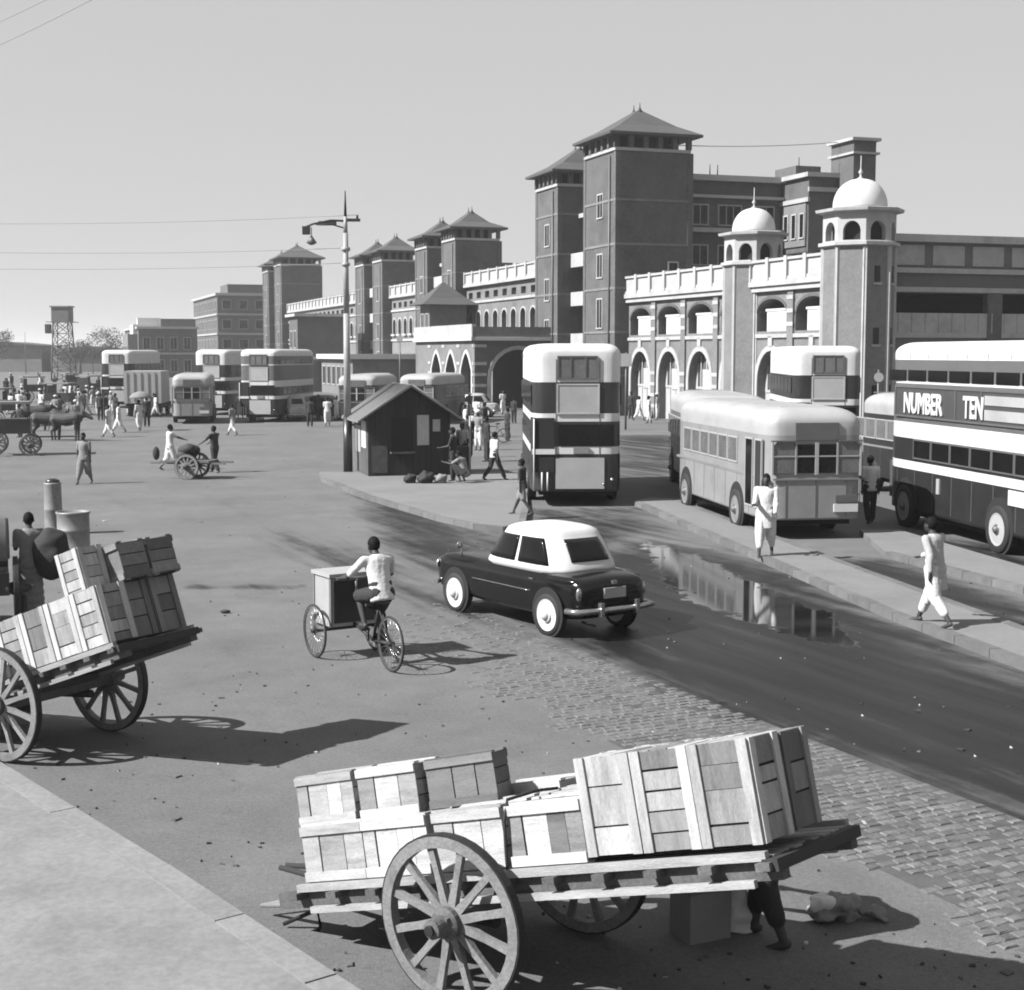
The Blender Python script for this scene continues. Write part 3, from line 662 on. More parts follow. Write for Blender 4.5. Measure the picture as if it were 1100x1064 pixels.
# ------------------------------------------------------------------ wheels
def wheel_mb(r, w, rt, spokes=0):
    """tyre and rim about the x axis"""
    Mx = Matrix.Rotation(math.pi / 2, 4, 'Y')
    t = MB(); t.lathe([(r - rt, -w / 2), (r - .02, -w / 2), (r, -w / 2 + .03), (r, w / 2 - .03), (r - .02, w / 2), (r - rt, w / 2)], 28, M=Mx, cap=False)
    d = MB(); d.lathe([(.02, -w / 2 + .006), (r - rt - .05, -w / 2 + .016), (r - rt + .01, -w / 2 + .002), (r - rt + .01, w / 2 - .002), (r - rt - .05, w / 2 - .016), (.02, w / 2 - .006)], 24, M=Mx, smooth=False)
    h = MB(); h.lathe([(.11, -w / 2 - .02), (.11, w / 2 + .02)], 14, M=Mx); h.ball((-w / 2, 0, 0), .09, 0, 10); h.ball((w / 2, 0, 0), .09, 0, 10)
    return t, d, h
def add_wheel(parent, loc, r=.5, w=.26, rt=.17, disc=cream, hubm=mid_p):
    t, d, h = wheel_mb(r, w, rt)
    o = t.build('wheel', rubber, parent, loc); d.build('rim', disc, o); h.build('hub', hubm, o); return o

def superring(hw, hl, cy, z, n=48, e=10, cx=0):
    out = []
    for j in range(n):
        a = 2 * math.pi * (j + .5) / n; c, s = math.cos(a), math.sin(a)
        q = (abs(c) ** e + abs(s) ** e) ** (-1 / e)
        out.append((cx + hw * c * q, cy + hl * s * q, z))
    return out
def shell(mb, W, L, bands, ztop, crown=.45, inset=.5, e=9, taper=0.0):
    """bands: list of (z, material) from the skirt upwards; roof crown closes the top"""
    rings = []; ms = []
    for k, (z, m) in enumerate(bands):
        hw = W / 2 - taper * max(0, z - 2.2)
        rings.append(superring(hw, L / 2, L / 2, z, 64, e)); ms.append(m)
    hw = W / 2 - taper * max(0, ztop - 2.2)
    n = 7
    for k in range(n + 1):
        a = math.pi / 2 * k / n
        rings.append(superring(hw - inset * (1 - math.cos(a)), L / 2 - inset * 1.1 * (1 - math.cos(a)), L / 2, ztop - crown + crown * math.sin(a), 64, max(3.5, e - k))); ms.append(bands[-1][1])
    ms = ms[:-1]
    mb.loft(rings, 0, True, True, ms)

def pane_row(parent, side_x, ys, z0, z1, gm, name='window', fm=None):
    for (a, b) in ys:
        f = MB(); s = 1 if side_x > 0 else -1; x0, x1 = side_x - .03 * s, side_x + .014 * s
        f.box(x0, x1, a, b, z0, z1, 0)
        o = f.build(name, gm, parent)
        if fm:
            g = MB(); t = .035; X0, X1 = side_x - .02 * s, side_x + .024 * s
            g.box(X0, X1, a - t, b + t, z1, z1 + t); g.box(X0, X1, a - t, b + t, z0 - t, z0); g.box(X0, X1, a - t, a, z0, z1); g.box(X0, X1, b, b + t, z0, z1)
            g.build('window_frame', fm, o)

def double_decker(label, loc, rz, scheme='two', group=None):
    """origin: middle of the tail on the ground, y forward, x right"""
    t = thing('double_decker_bus', label, 'bus', loc, rz, group)
    b = MB(); W, L = 2.44, 8.3
    if scheme == 'two':
        bands = [(.42, 0), (.5, 0), (1.42, 0), (1.44, 1), (1.62, 1), (1.64, 0), (2.3, 0), (2.32, 1), (2.52, 1), (2.54, 0), (3.36, 0), (3.38, 1), (4.0, 1)]
    else:
        bands = [(.42, 0), (.5, 0), (1.38, 0), (1.40, 1), (1.58, 1), (1.60, 0), (2.12, 0), (2.14, 1), (2.5, 1), (2.52, 2), (3.42, 2), (3.44, 1), (3.48, 1), (3.50, 2), (3.98, 2), (4.0, 1), (4.02, 1)]
    shell(b, W, L, bands, 4.42, .26, .34, 14)
    b.build('body', [dark_p, white, mid_p], t)
    ch = MB(); ch.box(-1.0, 1.0, .6, 7.6, .28, .5); ch.build('chassis', dark_in, t)
    for (x, y) in ((-1.15, 2.3), (1.15, 2.3), (-1.15, 7.1), (1.15, 7.1)): add_wheel(t, (x, y, .5), .5, .26, .15)
    for s in (-1, 1):
        for y in (2.3, 7.1):
            wa = MB(); wa.lathe([(.62, -.006), (.62, .006)], 24, M=Matrix.Translation((s * 1.222, y, .56)) @ Matrix.Rotation(math.pi / 2, 4, 'Y')); wa.build('wheel_arch_shade', dark_in, t)  # dark disc on the side stands for the shaded wheel well
        xs = s * W / 2
        if s > 0 or scheme == 'two': lower = [(.9 + k * 1.12, 1.9 + k * 1.12) for k in range(6)]
        else: lower = [(.75 + k * 1.0, 1.66 + k * 1.0) for k in range(6)]
        pane_row(t, xs, lower, 1.7, 2.1, glass, fm=mid_p if scheme != 'two' else None)
        pane_row(t, xs, [(.5 + k * 1.12, 1.5 + k * 1.12) for k in range(7)], 3.5 if scheme != 'two' else 2.75, 3.76 if scheme != 'two' else 3.3, glass)
    q = MB()
    for s in (-1, 1):
        for k in range(8): yy = .6 + k * 1.0; q.box(s * W / 2 - .006, s * W / 2 + .006, yy, yy + .02, .52, 1.38); q.box(s * W / 2 - .006, s * W / 2 + .006, yy + .4, yy + .42, 4.02, 4.14)
    for x_ in (-.58, .6): q.box(x_, x_ + .015, -.012, .01, .5, 4.0)
    q.build('panel_seam', mid_p, t)
    # tail
    pn = MB(); pn.box(-.52, .56, -.03, .04, 2.56, 3.3); pn.build('advert_panel', cream, t)
    pf = MB(); pf.box(-.56, .6, -.045, .02, 2.52, 2.56); pf.box(-.56, .6, -.045, .02, 3.3, 3.34); pf.box(-.56, -.52, -.045, .02, 2.56, 3.3); pf.box(.56, .6, -.045, .02, 2.56, 3.3); pf.build('panel_frame', stone_t, t)
    wr = MB(); wr.box(-.5, .5, -.035, .04, 3.5, 4.05); ww = wr.build('rear_window', glass_l, t)
    q = MB()
    for x_ in (-.54, -.2, .2, .5): q.box(x_, x_ + .04, -.06, .0, 3.46, 4.09)
    q.box(-.54, .54, -.06, 0, 4.05, 4.09); q.box(-.54, .54, -.06, 0, 3.46, 3.5); q.build('window_frame', mid_p, ww)
    wl2 = MB(); wl2.box(-.5, 1.0, -.025, .04, 1.68, 2.24); wl2.build('rear_window', glass, t)
    lp_ = MB(); lp_.box(-.58, .74, -.03, .04, .5, 1.34); lp_.build('tail_panel', cream, t)
    pl = MB(); pl.box(-1.2, -.62, -.045, .9, .95, 2.42, 0); pl.box(-1.226, -1.18, -.02, .9, .95, 2.42, 0); pl.build('platform_shade', dark_in, t)  # dark box on the tail, coloured as the shade of the platform
    q = MB(); q.cyl((-1.17, -.07, .45), (-1.17, -.07, 2.4), .022, None, 8); q.cyl((-.8, -.05, .45), (-.8, -.05, .95), .022, None, 8); q.cyl((-.95, -.05, .45), (-.95, -.05, .95), .022, None, 8); q.build('grab_pole', white, t)
    q = MB(); q.box(-1.22, -.6, -.075, .02, 1.44, 1.58); q.build('platform_rail', white, t)
    q = MB(); q.box(-.1, .32, -.05, -.0, 1.46, 1.62); q.build('number_plate', grey_p, t)
    q = MB(); q.ball((.95, -.02, .75), .05); q.ball((.72, -.02, .62), .035); q.build('tail_lamp', chrome, t)
    # front
    q = MB(); q.box(-.95, .95, L - .03, L + .02, 2.75, 3.4); q.build('front_window', glass, t)
    q = MB(); q.box(-.55, .55, L - .03, L + .03, 3.55, 3.9); q.build('destination_box', dark_in, t)
    q = MB(); q.box(-.2, .95, L - .03, L + .02, 1.6, 2.2); q.build('windscreen', glass, t)
    q = MB(); q.box(-1.0, -.2, L - .02, L + .3, .6, 1.5); q.build('radiator', chrome, t)
    return t

# ------------------------------------------------------------------ buses
HB = R(8.2)
dd1 = double_decker('tall double decker seen from behind, white topped with pale panels, right of the kiosk', (1.76, 39.5, 0), R(1.5))
rdir = Vector((-math.sin(HB), math.cos(HB), 0)); rrt = Vector((math.cos(HB), math.sin(HB), 0))
rb0 = Vector((10.18, 30.3, 0)) - rdir * 2.3 + rrt * 1.2
dd2 = double_decker('dark double decker with big white advert letters along its side, at right edge', rb0, HB, 'three')
# lettering on the near side of the right hand bus: between y 2..8 along the side, readable from the left
def lettering(parent, body, x, y, z, size, m, name='lettering', space=1.0, ext=.012, off=.012, sx=1.0):
    c = bpy.data.curves.new(name, 'FONT'); c.body = body; c.size = size; c.extrude = ext; c.offset = off; c.space_character = space; c.align_x = 'LEFT'; c.resolution_u = 3
    o = bpy.data.objects.new(name, c); COL.objects.link(o)
    dg = bpy.context.evaluated_depsgraph_get(); me = bpy.data.meshes.new_from_object(o.evaluated_get(dg)); bpy.data.objects.remove(o)
    me.transform(Matrix.Scale(sx, 4, (1, 0, 0))); me.materials.append(m)
    q = obj(name, me, parent, (x, y, z)); q.rotation_euler = (math.pi / 2, 0, -math.pi / 2)
    return q
bd = MB(); bd.box(-1.24, -1.2, .6, 7.75, 2.68, 3.34); bd.build('advert_board', mat('advert_board_paint', .075, .6, .15, 3, .05), dd2)
bf = MB()
for z_ in (2.64, 3.34): bf.box(-1.26, -1.2, .56, 7.79, z_, z_ + .04)
for y_ in (.56, 3.2, 4.45, 7.75): bf.box(-1.26, -1.2, y_, y_ + .04, 2.68, 3.34)
bf.build('advert_frame', mid_p, dd2)
lettering(dd2, 'NUMBER', -1.262, 7.25, 2.76, .66, white, sx=.82, off=.018)
lettering(dd2, 'TEN', -1.262, 4.05, 2.76, .66, white, sx=.78, off=.018)
q = MB(); q.box(-1.262, -1.245, .75, 3.05, 3.06, 3.26); q.box(-1.262, -1.245, .75, 3.05, 2.74, 2.96); q.build('advert_strip', cream, dd2)
q = MB(); q.box(-1.25, -1.2, 5.2, 5.35, .95, 1.3); q.build('fleet_mark', cream, dd2)
q = MB(); q.box(-1.25, -1.2, 1.0, 1.9, 1.05, 1.36); q.build('notice', white, dd2)
dd3 = double_decker('white topped double decker with rear advert panel standing behind the pale single decker', (11.2, 52.0, 0), R(-4))

def single_decker(label, loc, rz, body_m=silver_p, L=8.0, group=None, low=None):
    t = thing('single_decker_bus', label, 'bus', loc, rz, group)
    W = 2.3; b = MB()
    shell(b, W, L, [(.45, 0), (.5, 0), (1.3, 0), (1.32, 0), (2.3, 0), (2.34, 1), (2.5, 1)], 2.95, .34, .5, e=13)
    b.build('body', [body_m, cream], t)
    MB().box(-.95, .95, .4, L - .5, .3, .5).build('chassis', dark_in, t)
    for (x, y) in ((-1.08, 2.2), (1.08, 2.2), (-1.08, L - 1.2), (1.08, L - 1.2)): add_wheel(t, (x, y, .48), .48, .24, .15, grey_p)
    for s in (-1, 1):
        for y in (2.2, L - 1.2):
            wa = MB(); wa.lathe([(.6, -.006), (.6, .006)], 24, M=Matrix.Translation((s * 1.152, y, .54)) @ Matrix.Rotation(math.pi / 2, 4, 'Y')); wa.build('wheel_arch_shade', dark_in, t)  # wheel well shade painted as a dark disc
        pane_row(t, s * W / 2, [(2.2 + k * .82, 2.9 + k * .82) for k in range(6)], 1.62, 2.16, glass if s > 0 else glass_l, fm=cream)
    pane_row(t, -W / 2, [(.35, .78)], .7, 2.2, dark_in, 'door', cream); pane_row(t, -W / 2, [(1.0, 1.5)], .7, 2.2, glass, 'door', cream)
    for (a, b_, m) in ((-1.0, -.5, glass_l), (-.46, -.04, glass), (.04, .46, glass), (.5, 1.0, glass_l)):
        q = MB(); q.box(a, b_, -.025, .05, 1.5, 2.14); w_ = q.build('rear_window', m, t)
        g = MB(); g.box(a, b_, -.04, 0, 1.86, 1.89); g.box(a - .04, a, -.045, 0, 1.46, 2.18); g.box(b_, b_ + .04, -.045, 0, 1.46, 2.18); g.build('window_frame', cream, w_)
    q = MB(); q.box(-.5, .5, -.04, .1, 2.24, 2.62); q.build('destination_box', mid_p, t)
    q = MB(); q.box(-1.05, -.5, -.07, .02, 2.2, 2.23); q.box(.5, 1.05, -.07, .02, 2.2, 2.23); q.build('rain_gutter', mid_p, t)
    q = MB(); q.box(.42, .98, -.035, .02, .62, .8, 0); q.build('number_plate', white, t)
    q = MB(); q.box(.45, .95, -.035, .02, .84, 1.0); q.build('lamp_cluster', mid_p, t)
    q = MB(); q.box(-1.16, -1.1, .02, L - .2, 1.34, 1.4); q.box(1.1, 1.16, .02, L - .2, 1.34, 1.4); q.box(-1.0, 1.0, -.03, .02, 1.34, 1.38); q.build('waist_rail', grey_p, t)
    q = MB(); q.box(-.01, .01, -.012, .02, .5, 1.34); q.box(-.7, -.69, -.012, .02, .5, 1.34); q.box(.7, .71, -.012, .02, .5, 1.34)
    for s in (-1, 1):
        for k in range(8): q.box(s * W / 2 - .005, s * W / 2 + .005, .3 + k * .95, .315 + k * .95, .5, 1.34)
    q.build('panel_seam', mid_p, t)
    q = MB()
    for k in range(7): MB().box(-.6, .6, .7 + k * 1.05, .73 + k * 1.05, 2.925, 2.955).build('roof_rib', cream, t)
    q = MB(); q.box(-.95, .95, L - .03, L + .02, 1.5, 2.2); q.build('windscreen', glass, t)
    q = MB(); q.box(-.5, .5, L - .02, L + .08, .6, 1.25); q.build('radiator_grille', chrome, t)
    return t
sdb = single_decker('pale grey single decker bus seen from behind, parked at the narrow island', Vector((6.78, 32.5, 0)), HB)
sd2 = single_decker('pale roofed single decker bus parked directly ahead of the grey one', Vector((6.25, 41.6, 0)), R(-1), mid_p, 7.0)
sd3 = single_decker('dark bodied bus with pale rounded roof almost hidden behind the advert double decker', rb0 + rdir * 10.5 + rrt * 2.75, HB, dark_p, 6.8)
far_g = 'buses waiting at the far left of the square'
f1 = dup(dd2, 'far double decker with pale panels on its tail, nearest the lamp post', (-15.3, 88.5, 0), R(-8), far_g)
f2 = dup(dd1, 'far double decker parked left of and behind its white topped neighbour', (-20.3, 99, 0), R(-10), far_g)
f3 = dup(dd1, 'lone double decker far off beyond the crowd at the left', (-30.2, 112, 0), R(-2), far_g)
f4 = dup(sdb, 'small distant single decker bus seen from behind beside the pale lorry', (-18.9, 86.5, 0), R(10), far_g)

dup(sd3, 'dark bus parked beyond the kiosk, just right of the lamp pole', (-8.9, 84, 0), R(-6)); dup(sd3, 'dark bus parked beyond the kiosk ridge, before the porch', (-5.6, 86, 0), R(-14))
# pale lorry among the far buses
lo = thing('lorry', 'pale box bodied lorry seen from behind between the far buses', 'lorry', (-24.2, 96, 0), R(6))
q = MB(); q.box(-1.2, 1.2, 0, 4.2, .9, 3.0); q.build('box_body', cream, lo)
for k in range(5): MB().box(-1.0 + k * .45, -.94 + k * .45, -.04, -.003, 1.0, 2.9).build('body_rib', grey_p, lo)
q = MB(); q.box(-1.0, 1.0, 4.3, 5.9, .6, 2.3); q.build('cab', mid_p, lo)
q = MB(); q.box(-1.1, 1.1, .1, 5.8, .55, .88); q.build('chassis', dark_in, lo)
for (x, y) in ((-.95, 1.1), (.95, 1.1), (-.95, 5.0), (.95, 5.0)): add_wheel(lo, (x, y, .45), .45, .24, .15)

# ------------------------------------------------------------------ taxi saloon
def saloon(label, loc, rz, body=black_p, top=white, group=None):
    t = thing('saloon_car', label, 'car', loc, rz, group)
    st = [(-.68, .60, .80, .40), (-.64, .68, .87, .34), (-.52, .735, .91, .28), (-.3, .765, .935, .26), (0, .785, .955, .25), (.6, .795, .965, .24), (1.2, .795, .965, .24), (1.7, .79, .96, .24), (2.1, .775, .95, .25), (2.5, .77, .94, .26), (2.9, .76, .92, .28), (3.1, .73, .88, .32), (3.17, .66, .82, .38)]
    rings = []
    for (y, w, zt, zb) in st:
        w *= .9
        h = zt - zb
        half = [(0, zb), (.72 * w, zb), (.955 * w, zb + .04 * h), (.99 * w, zb + .25 * h), (1.0 * w, zb + .55 * h), (.985 * w, zb + .82 * h), (.93 * w, zb + .95 * h), (.68 * w, zb + .985 * h), (.35 * w, zb + 1.01 * h), (0, zb + 1.03 * h)]
        rings.append([(x, y, z) for x, z in half] + [(-x, y, z) for x, z in half[-2:0:-1]])
    b = MB(); b.loft(rings, 0, True, True)
    bo = b.build('body', body, t, recalc=True)
    sm = bo.modifiers.new('s', 'SUBSURF'); sm.levels = sm.render_levels = 1
    # raised wing crowns
    for s in (-1, 1):
        q = MB(); q.ball((s * .58, 2.35, .865), 1, 0, 20, (.11, .66, .075)); q.build('wing', body, t)
        q = MB(); q.ball((s * .58, -.12, .84), 1, 0, 20, (.11, .46, .08)); q.build('wing', body, t)
    # greenhouse
    def S(a, v, off=0.0):
        k = min(v / .82, 1.0); cr = max(0, (v - .82) / .18)
        hw = .675 + (.57 - .675) * k ** 1.4; y0 = -.22 + (.38) * k ** 1.4; y1 = 2.0 + (1.52 - 2.0) * k; z = .90 + (1.44 - .90) * k
        an = math.pi / 2 * cr; sh = math.cos(an) if cr < 1 else 0.0
        hl = (y1 - y0) / 2; cy = (y0 + y1) / 2
        hw2 = hw * (.25 + .75 * sh) if cr else hw; hl2 = hl * (.3 + .7 * sh) if cr else hl
        z += .125 * math.sin(an); e = 3.6
        c, s_ = math.cos(a), math.sin(a); qq = (abs(c) ** e + abs(s_) ** e) ** (-1 / e)
        n_ = Vector((c, s_, .25)).normalized()
        return Vector((hw2 * c * qq, cy + hl2 * s_ * qq, z)) + n_ * off
    N = 40; rr = [[S(2 * math.pi * (j + .5) / N, v) for j in range(N)] for v in (0, .12, .25, .4, .55, .7, .82, .86, .9, .93, .96, .98, 1.0)]
    g = MB(); g.loft(rr, 0, True, True); g.build('roof', top, t)
    def patch(nm, a0, a1, v0, v1, m, off=.008, na=10, nv=5, thick=True):
        q = MB(); vv = [[S(a0 + (a1 - a0) * i / na, v0 + (v1 - v0) * j / nv, off) for i in range(na + 1)] for j in range(nv + 1)]
        flat = [p for row in vv for p in row]
        q.add(flat, [(j * (na + 1) + i, j * (na + 1) + i + 1, (j + 1) * (na + 1) + i + 1, (j + 1) * (na + 1) + i) for j in range(nv) for i in range(na)], 0, True)
        o = q.build(nm, m, t); sd = o.modifiers.new('t', 'SOLIDIFY'); sd.thickness = .012; sd.offset = 0; return o
    hl0 = 1.0
    for sgn in (-1, 1):
        A_ = (lambda d: R(d)) if sgn > 0 else (lambda d: math.pi - R(d))
        patch('side_window', A_(2.5), A_(48), .18, .76, glass); patch('side_window', A_(-38), A_(-2.5), .18, .76, glass)
    patch('rear_window', R(270 - 29), R(270 + 29), .26, .74, glass); patch('windscreen', R(62), R(118), .15, .78, glass)
    for (x, y) in ((-.638, 0), (-.63, 2.5), (.638, 0), (.63, 2.5)):
        add_wheel(t, (x * 1.02, y, .315), .315, .17, .075, white, white)
    for s in (-1, 1):
        for y in (0, 2.5):
            wa = MB(); wa.lathe([(.375, -.008), (.375, .008)], 24, M=Matrix.Translation((s * (.706 if y == 0 else .695), y, .35)) @ Matrix.Rotation(math.pi / 2, 4, 'Y')); wa.build('wheel_arch_shade', dark_in, t)  # dark disc in place of a shaded, hollow wheel well
    # side trim, bumper, lamps
    for s in (-1, 1):
        q = MB(); q.tube([(s * .719, .45 + .14 * k, .62) for k in range(12)], .008, 5); q.build('side_trim', chrome, t)
        q = MB(); q.box(s * .72 - .01, s * .72 + .01, .35, .45, .8, .815); q.build('door_handle', chrome, t)
        q = MB(); q.ball((s * .6, -.62, .68), .055, 0, 12, (1, .6, 1.9)); q.build('tail_lamp', chrome, t)
        q = MB(); q.lathe([(.1, 0), (.11, .03), (.08, .09), (.02, .1)], 16, M=Matrix.Translation((s * .56, 3.1, .7)) @ Matrix.Rotation(-math.pi / 2, 4, 'X')); q.build('headlamp', chrome, t)
        q = MB(); q.tube([(s * .66, 2.35, .9), (s * .7, 2.36, 1.08)], .012, 6); q.ball((s * .71, 2.36, 1.1), .06, 0, 10, (1, .3, 1)); q.build('wing_mirror', chrome, t)
    q = MB(); q.tube([(-.75, -.5, .44), (-.71, -.7, .44), (-.4, -.77, .44), (0, -.78, .44), (.4, -.77, .44), (.71, -.7, .44), (.75, -.5, .44)], .045, 8)
    for x in (-.33, .33): q.box(x - .03, x + .03, -.84, -.76, .36, .56)
    q.build('bumper', chrome, t)
    q = MB(); q.tube([(-.7, 3.1, .42), (-.4, 3.24, .42), (.4, 3.24, .42), (.7, 3.1, .42)], .045, 8); q.build('bumper', chrome, t)
    q = MB(); q.box(-.2, .2, -.71, -.66, .6, .75); q.build('number_plate', cream, t)
    q = MB(); q.box(-.04, .04, -.7, -.64, .8, .85); q.build('boot_handle', chrome, t)
    q = MB(); q.box(-.3, .3, 3.15, 3.2, .45, .72); q.build('grille', chrome, t)
    q = MB(); q.cyl((-.45, -.5, .25), (-.45, -.8, .24), .02, None, 8); q.build('exhaust_pipe', iron, t)
    return t
ch_ = math.atan2(1.51, 2.14)
saloon('black taxi saloon with white roof driving away over the wet road', (0.58 + .817 * .64, 21.35 + .577 * .64, 0), ch_)
pc = saloon('small pale parked car in front of the dark porch arch', (-1.6, 96, 0), R(80), cream, cream)
dc = saloon('dark car parked beyond the kiosk roof, nearer the lamp pole', (-11.2, 92, 0), R(60), black_p, mid_p); dup(dc, 'dark car parked beyond the kiosk, right of the other one', (-8.0, 90, 0), R(-70)); dup(pc, 'pale car parked beside the far double decker, left of the lamp pole', (-13.2, 90, 0), R(20))

# ------------------------------------------------------------------ people
def remeshed(mb, name, voxel, m, smooth=2):
    me = mb.mesh(name); o = bpy.data.objects.new('tmp', me); COL.objects.link(o)
    r_ = o.modifiers.new('r', 'REMESH'); r_.mode = 'VOXEL'; r_.voxel_size = voxel; r_.use_smooth_shade = True
    s_ = o.modifiers.new('s', 'SMOOTH'); s_.iterations = smooth; s_.factor = .5
    dg = bpy.context.evaluated_depsgraph_get(); me2 = bpy.data.meshes.new_from_object(o.evaluated_get(dg)); bpy.data.objects.remove(o)
    me2.name = name; me2.materials.clear(); me2.materials.append(m); return me2
def lump(me, amp, f):
    nr = [v.normal.copy() for v in me.vertices]
    for v, n0 in zip(me.vertices, nr): v.co = v.co + n0 * amp * noise.noise(v.co * f)
    me.update()
def seg(mb, a, ra, b, rb, n=12):
    mb.cyl(a, b, ra, rb, n); mb.ball(a, ra * .995, 0, n); mb.ball(b, rb * .995, 0, n)
def person(label, loc, rz, near=False, step=0.0, lean=0.0, arms=((0, 0), (0, 0)), shirt=cl_white, lower='dhoti', low_m=cl_white, top_m=None, hat=None, bend=0.0, seat=None, scale=1.0, sleeves='short', group=None, bald=False):
    """faces +y. arms: per side (raise forward of upper arm, elbow bend) in degrees; bend: torso forward in degrees; seat: list of knee / ankle points"""
    t = thing('person', label, 'person', loc, rz, group)
    pel = Vector((0, 0, .92 - abs(step) * .12)) if seat is None else Vector(seat['pelvis'])
    Mb = Matrix.Translation(pel) @ Matrix.Rotation(-R(bend), 4, 'X')
    U = lambda x, y, z: Mb @ Vector((x, y, z))
    ch = U(0, 0, .36); nk = U(0, .01, .5); hd = U(0, .035 + bend * .0008, .63 - bend * .0004)
    b = MB()
    def torso(mb_, rows): mb_.loft([[U(rx * math.cos(2 * math.pi * j / 20), ry * math.sin(2 * math.pi * j / 20) + dy, z) for j in range(20)] for (z, rx, ry, dy) in rows])
    torso(b, [(-.1, .1, .09, 0), (-.04, .155, .115, -.01), (.05, .15, .11, -.005), (.14, .13, .095, 0), (.24, .14, .1, .005), (.34, .16, .105, .005), (.41, .17, .095, 0), (.455, .15, .07, -.005), (.49, .08, .055, 0), (.52, .05, .05, 0)])
    seg(b, nk - (nk - ch) * .3, .055, nk + (hd - nk) * .3, .05)
    mb2 = Matrix.Translation(hd) @ Matrix.Rotation(-R(bend * .4), 4, 'X')
    rings = []
    for i in range(1, 10):
        a = math.pi * (i - .3) / 9.6; z = -.118 * math.cos(a); w = math.sin(a)
        jaw = 1.0 if z > -.02 else 1 - (-.02 - z) * 2.6
        rings.append([mb2 @ Vector((.074 * w * jaw * math.cos(2 * math.pi * j / 14), .093 * w * math.sin(2 * math.pi * j / 14) + (.012 if z < 0 else 0), z)) for j in range(14)])
    b.loft(rings)
    H_ = lambda x, y, z: mb2 @ Vector((x, y, z))
    seg(b, H_(0, .095, .012), .011, H_(0, .108, -.022), .016, 8); seg(b, H_(-.02, .09, -.058), .012, H_(.02, .09, -.058), .012, 8)
    for s in (-1, 1): seg(b, H_(s * .075, 0, .012), .014, H_(s * .08, -.012, -.02), .012, 8)
    c = MB(); shl = [None, None]; lo_ = MB(); elbs = []
    for k, s in enumerate((-1, 1)):
        up, el = arms[k]; sp = .06
        sh = U(s * .19, 0, .44); ua = R(up); d1 = Vector((s * sp, math.sin(ua), -math.cos(ua))).normalized(); eb = sh + d1 * .28
        fa = R(up + el); d2 = Vector((-s * .02 if el > 20 else s * .03, math.sin(fa), -math.cos(fa))).normalized(); wr = eb + d2 * .25
        if seat and 'hands' in seat:
            wr = Vector(seat['hands'][k]); mid_ = (sh + wr) / 2; eb = mid_ + Vector((s * .1, -.05, -.09)); d2 = (wr - eb).normalized()
        seg(b, sh, .05, eb, .038); seg(b, eb, .038, wr, .026)
        side = Vector((0, 0, 1)).cross(d2); side = Vector((1, 0, 0)) if side.length < .3 else side.normalized(); nrm = d2.cross(side).normalized()
        pc = wr + d2 * .07
        for q_ in (-.5, .5): seg(b, wr + side * q_ * .02, .021, pc + side * q_ * .045, .019, 8)
        if near:
            for fi, fl in enumerate((.062, .075, .07, .052)):
                fb = pc + side * (fi - 1.5) * .022; m1 = fb + d2 * fl * .55 + nrm * .006; m2 = m1 + d2 * fl * .4 + nrm * .022
                seg(b, fb, .0105, m1, .0095, 7); seg(b, m1, .0095, m2, .008, 7)
            th = wr + d2 * .03 + side * .03; t1 = th + d2 * .035 + side * .03 + nrm * .01; seg(b, th, .013, t1, .011, 7); seg(b, t1, .011, t1 + d2 * .03, .009, 7)
        else: seg(b, pc, .026, pc + d2 * .06 + nrm * .015, .018, 8)
        seg(c, U(s * .13, 0, .425), .07, sh, .06); seg(c, sh, .06, sh + (eb - sh) * (.8 if sleeves == 'short' else 1), .055)
        if sleeves == 'long': seg(c, eb, .056, eb + (wr - eb) * .85, .045)
        # legs
        hp = pel + Vector((s * .09, 0, -.02))
        if seat: kn, ank = Vector(seat['knees'][k]), Vector(seat['ankles'][k]); tdir = Vector((0, 1, -.1))
        else:
            ph = step * (1 if s > 0 else -1)
            kn = hp + Vector((s * .015, math.sin(ph * .75 + abs(ph) * .25) * .42, -math.cos(ph * .75) * .42))
            back = ph < 0
            ank = kn + Vector((0, math.sin(ph * 1.1 - (.25 if back else -.02)) * .42, -math.cos(ph * 1.0 - (.2 if back else 0)) * .41)); ank.z = max(ank.z, .075); tdir = Vector((0, 1, -.25 if not back or step == 0 else -.6))
        seg(b, hp, .082, kn, .054); seg(b, kn, .054, kn + (ank - kn) * .35, .052); seg(b, kn + (ank - kn) * .35, .052, ank, .034)
        td = tdir.normalized(); seg(b, ank + Vector((0, -.03, -.03)), .034, ank + td * .13 + Vector((0, 0, -.03)), .027); seg(b, ank + td * .13 + Vector((-.012 * s, 0, -.032)), .026, ank + td * .16 + Vector((-.012 * s, 0, -.034)), .02, 8)
        if lower == 'trousers': seg(lo_, hp, .1, kn, .082); seg(lo_, kn, .082, ank + (kn - ank) * .12, .07)
        elif lower == 'shorts': seg(lo_, hp, .105, hp + (kn - hp) * .9, .1)
        elif lower == 'dhoti': seg(lo_, hp, .115, kn, .105); seg(lo_, kn, .1, ank + (kn - ank) * .35, .07); seg(lo_, (hp + kn) / 2 - Vector((s * .06, 0, 0)), .08, kn - Vector((s * .05, 0, .12)), .05)
    seg(lo_, U(-.05, 0, .1), .115, U(.05, 0, .1), .115); seg(lo_, U(-.06, 0, -.02), .128, U(.06, 0, -.02), .128)
    if lower == 'lungi':
        for k in range(7):
            z_ = k / 6; seg(lo_, pel + Vector((-.07 - .03 * z_, .03 * z_ * math.sin(k), -.05 - .7 * z_)), .12 + .0 * z_, pel + Vector((.07 + .03 * z_, 0, -.05 - .7 * z_)), .12)
    body = remeshed(b, 'body', .0075 if near else .02, skin, 2); obj('body', body, t)
    hem = -.34 if sleeves == 'long' else -.12
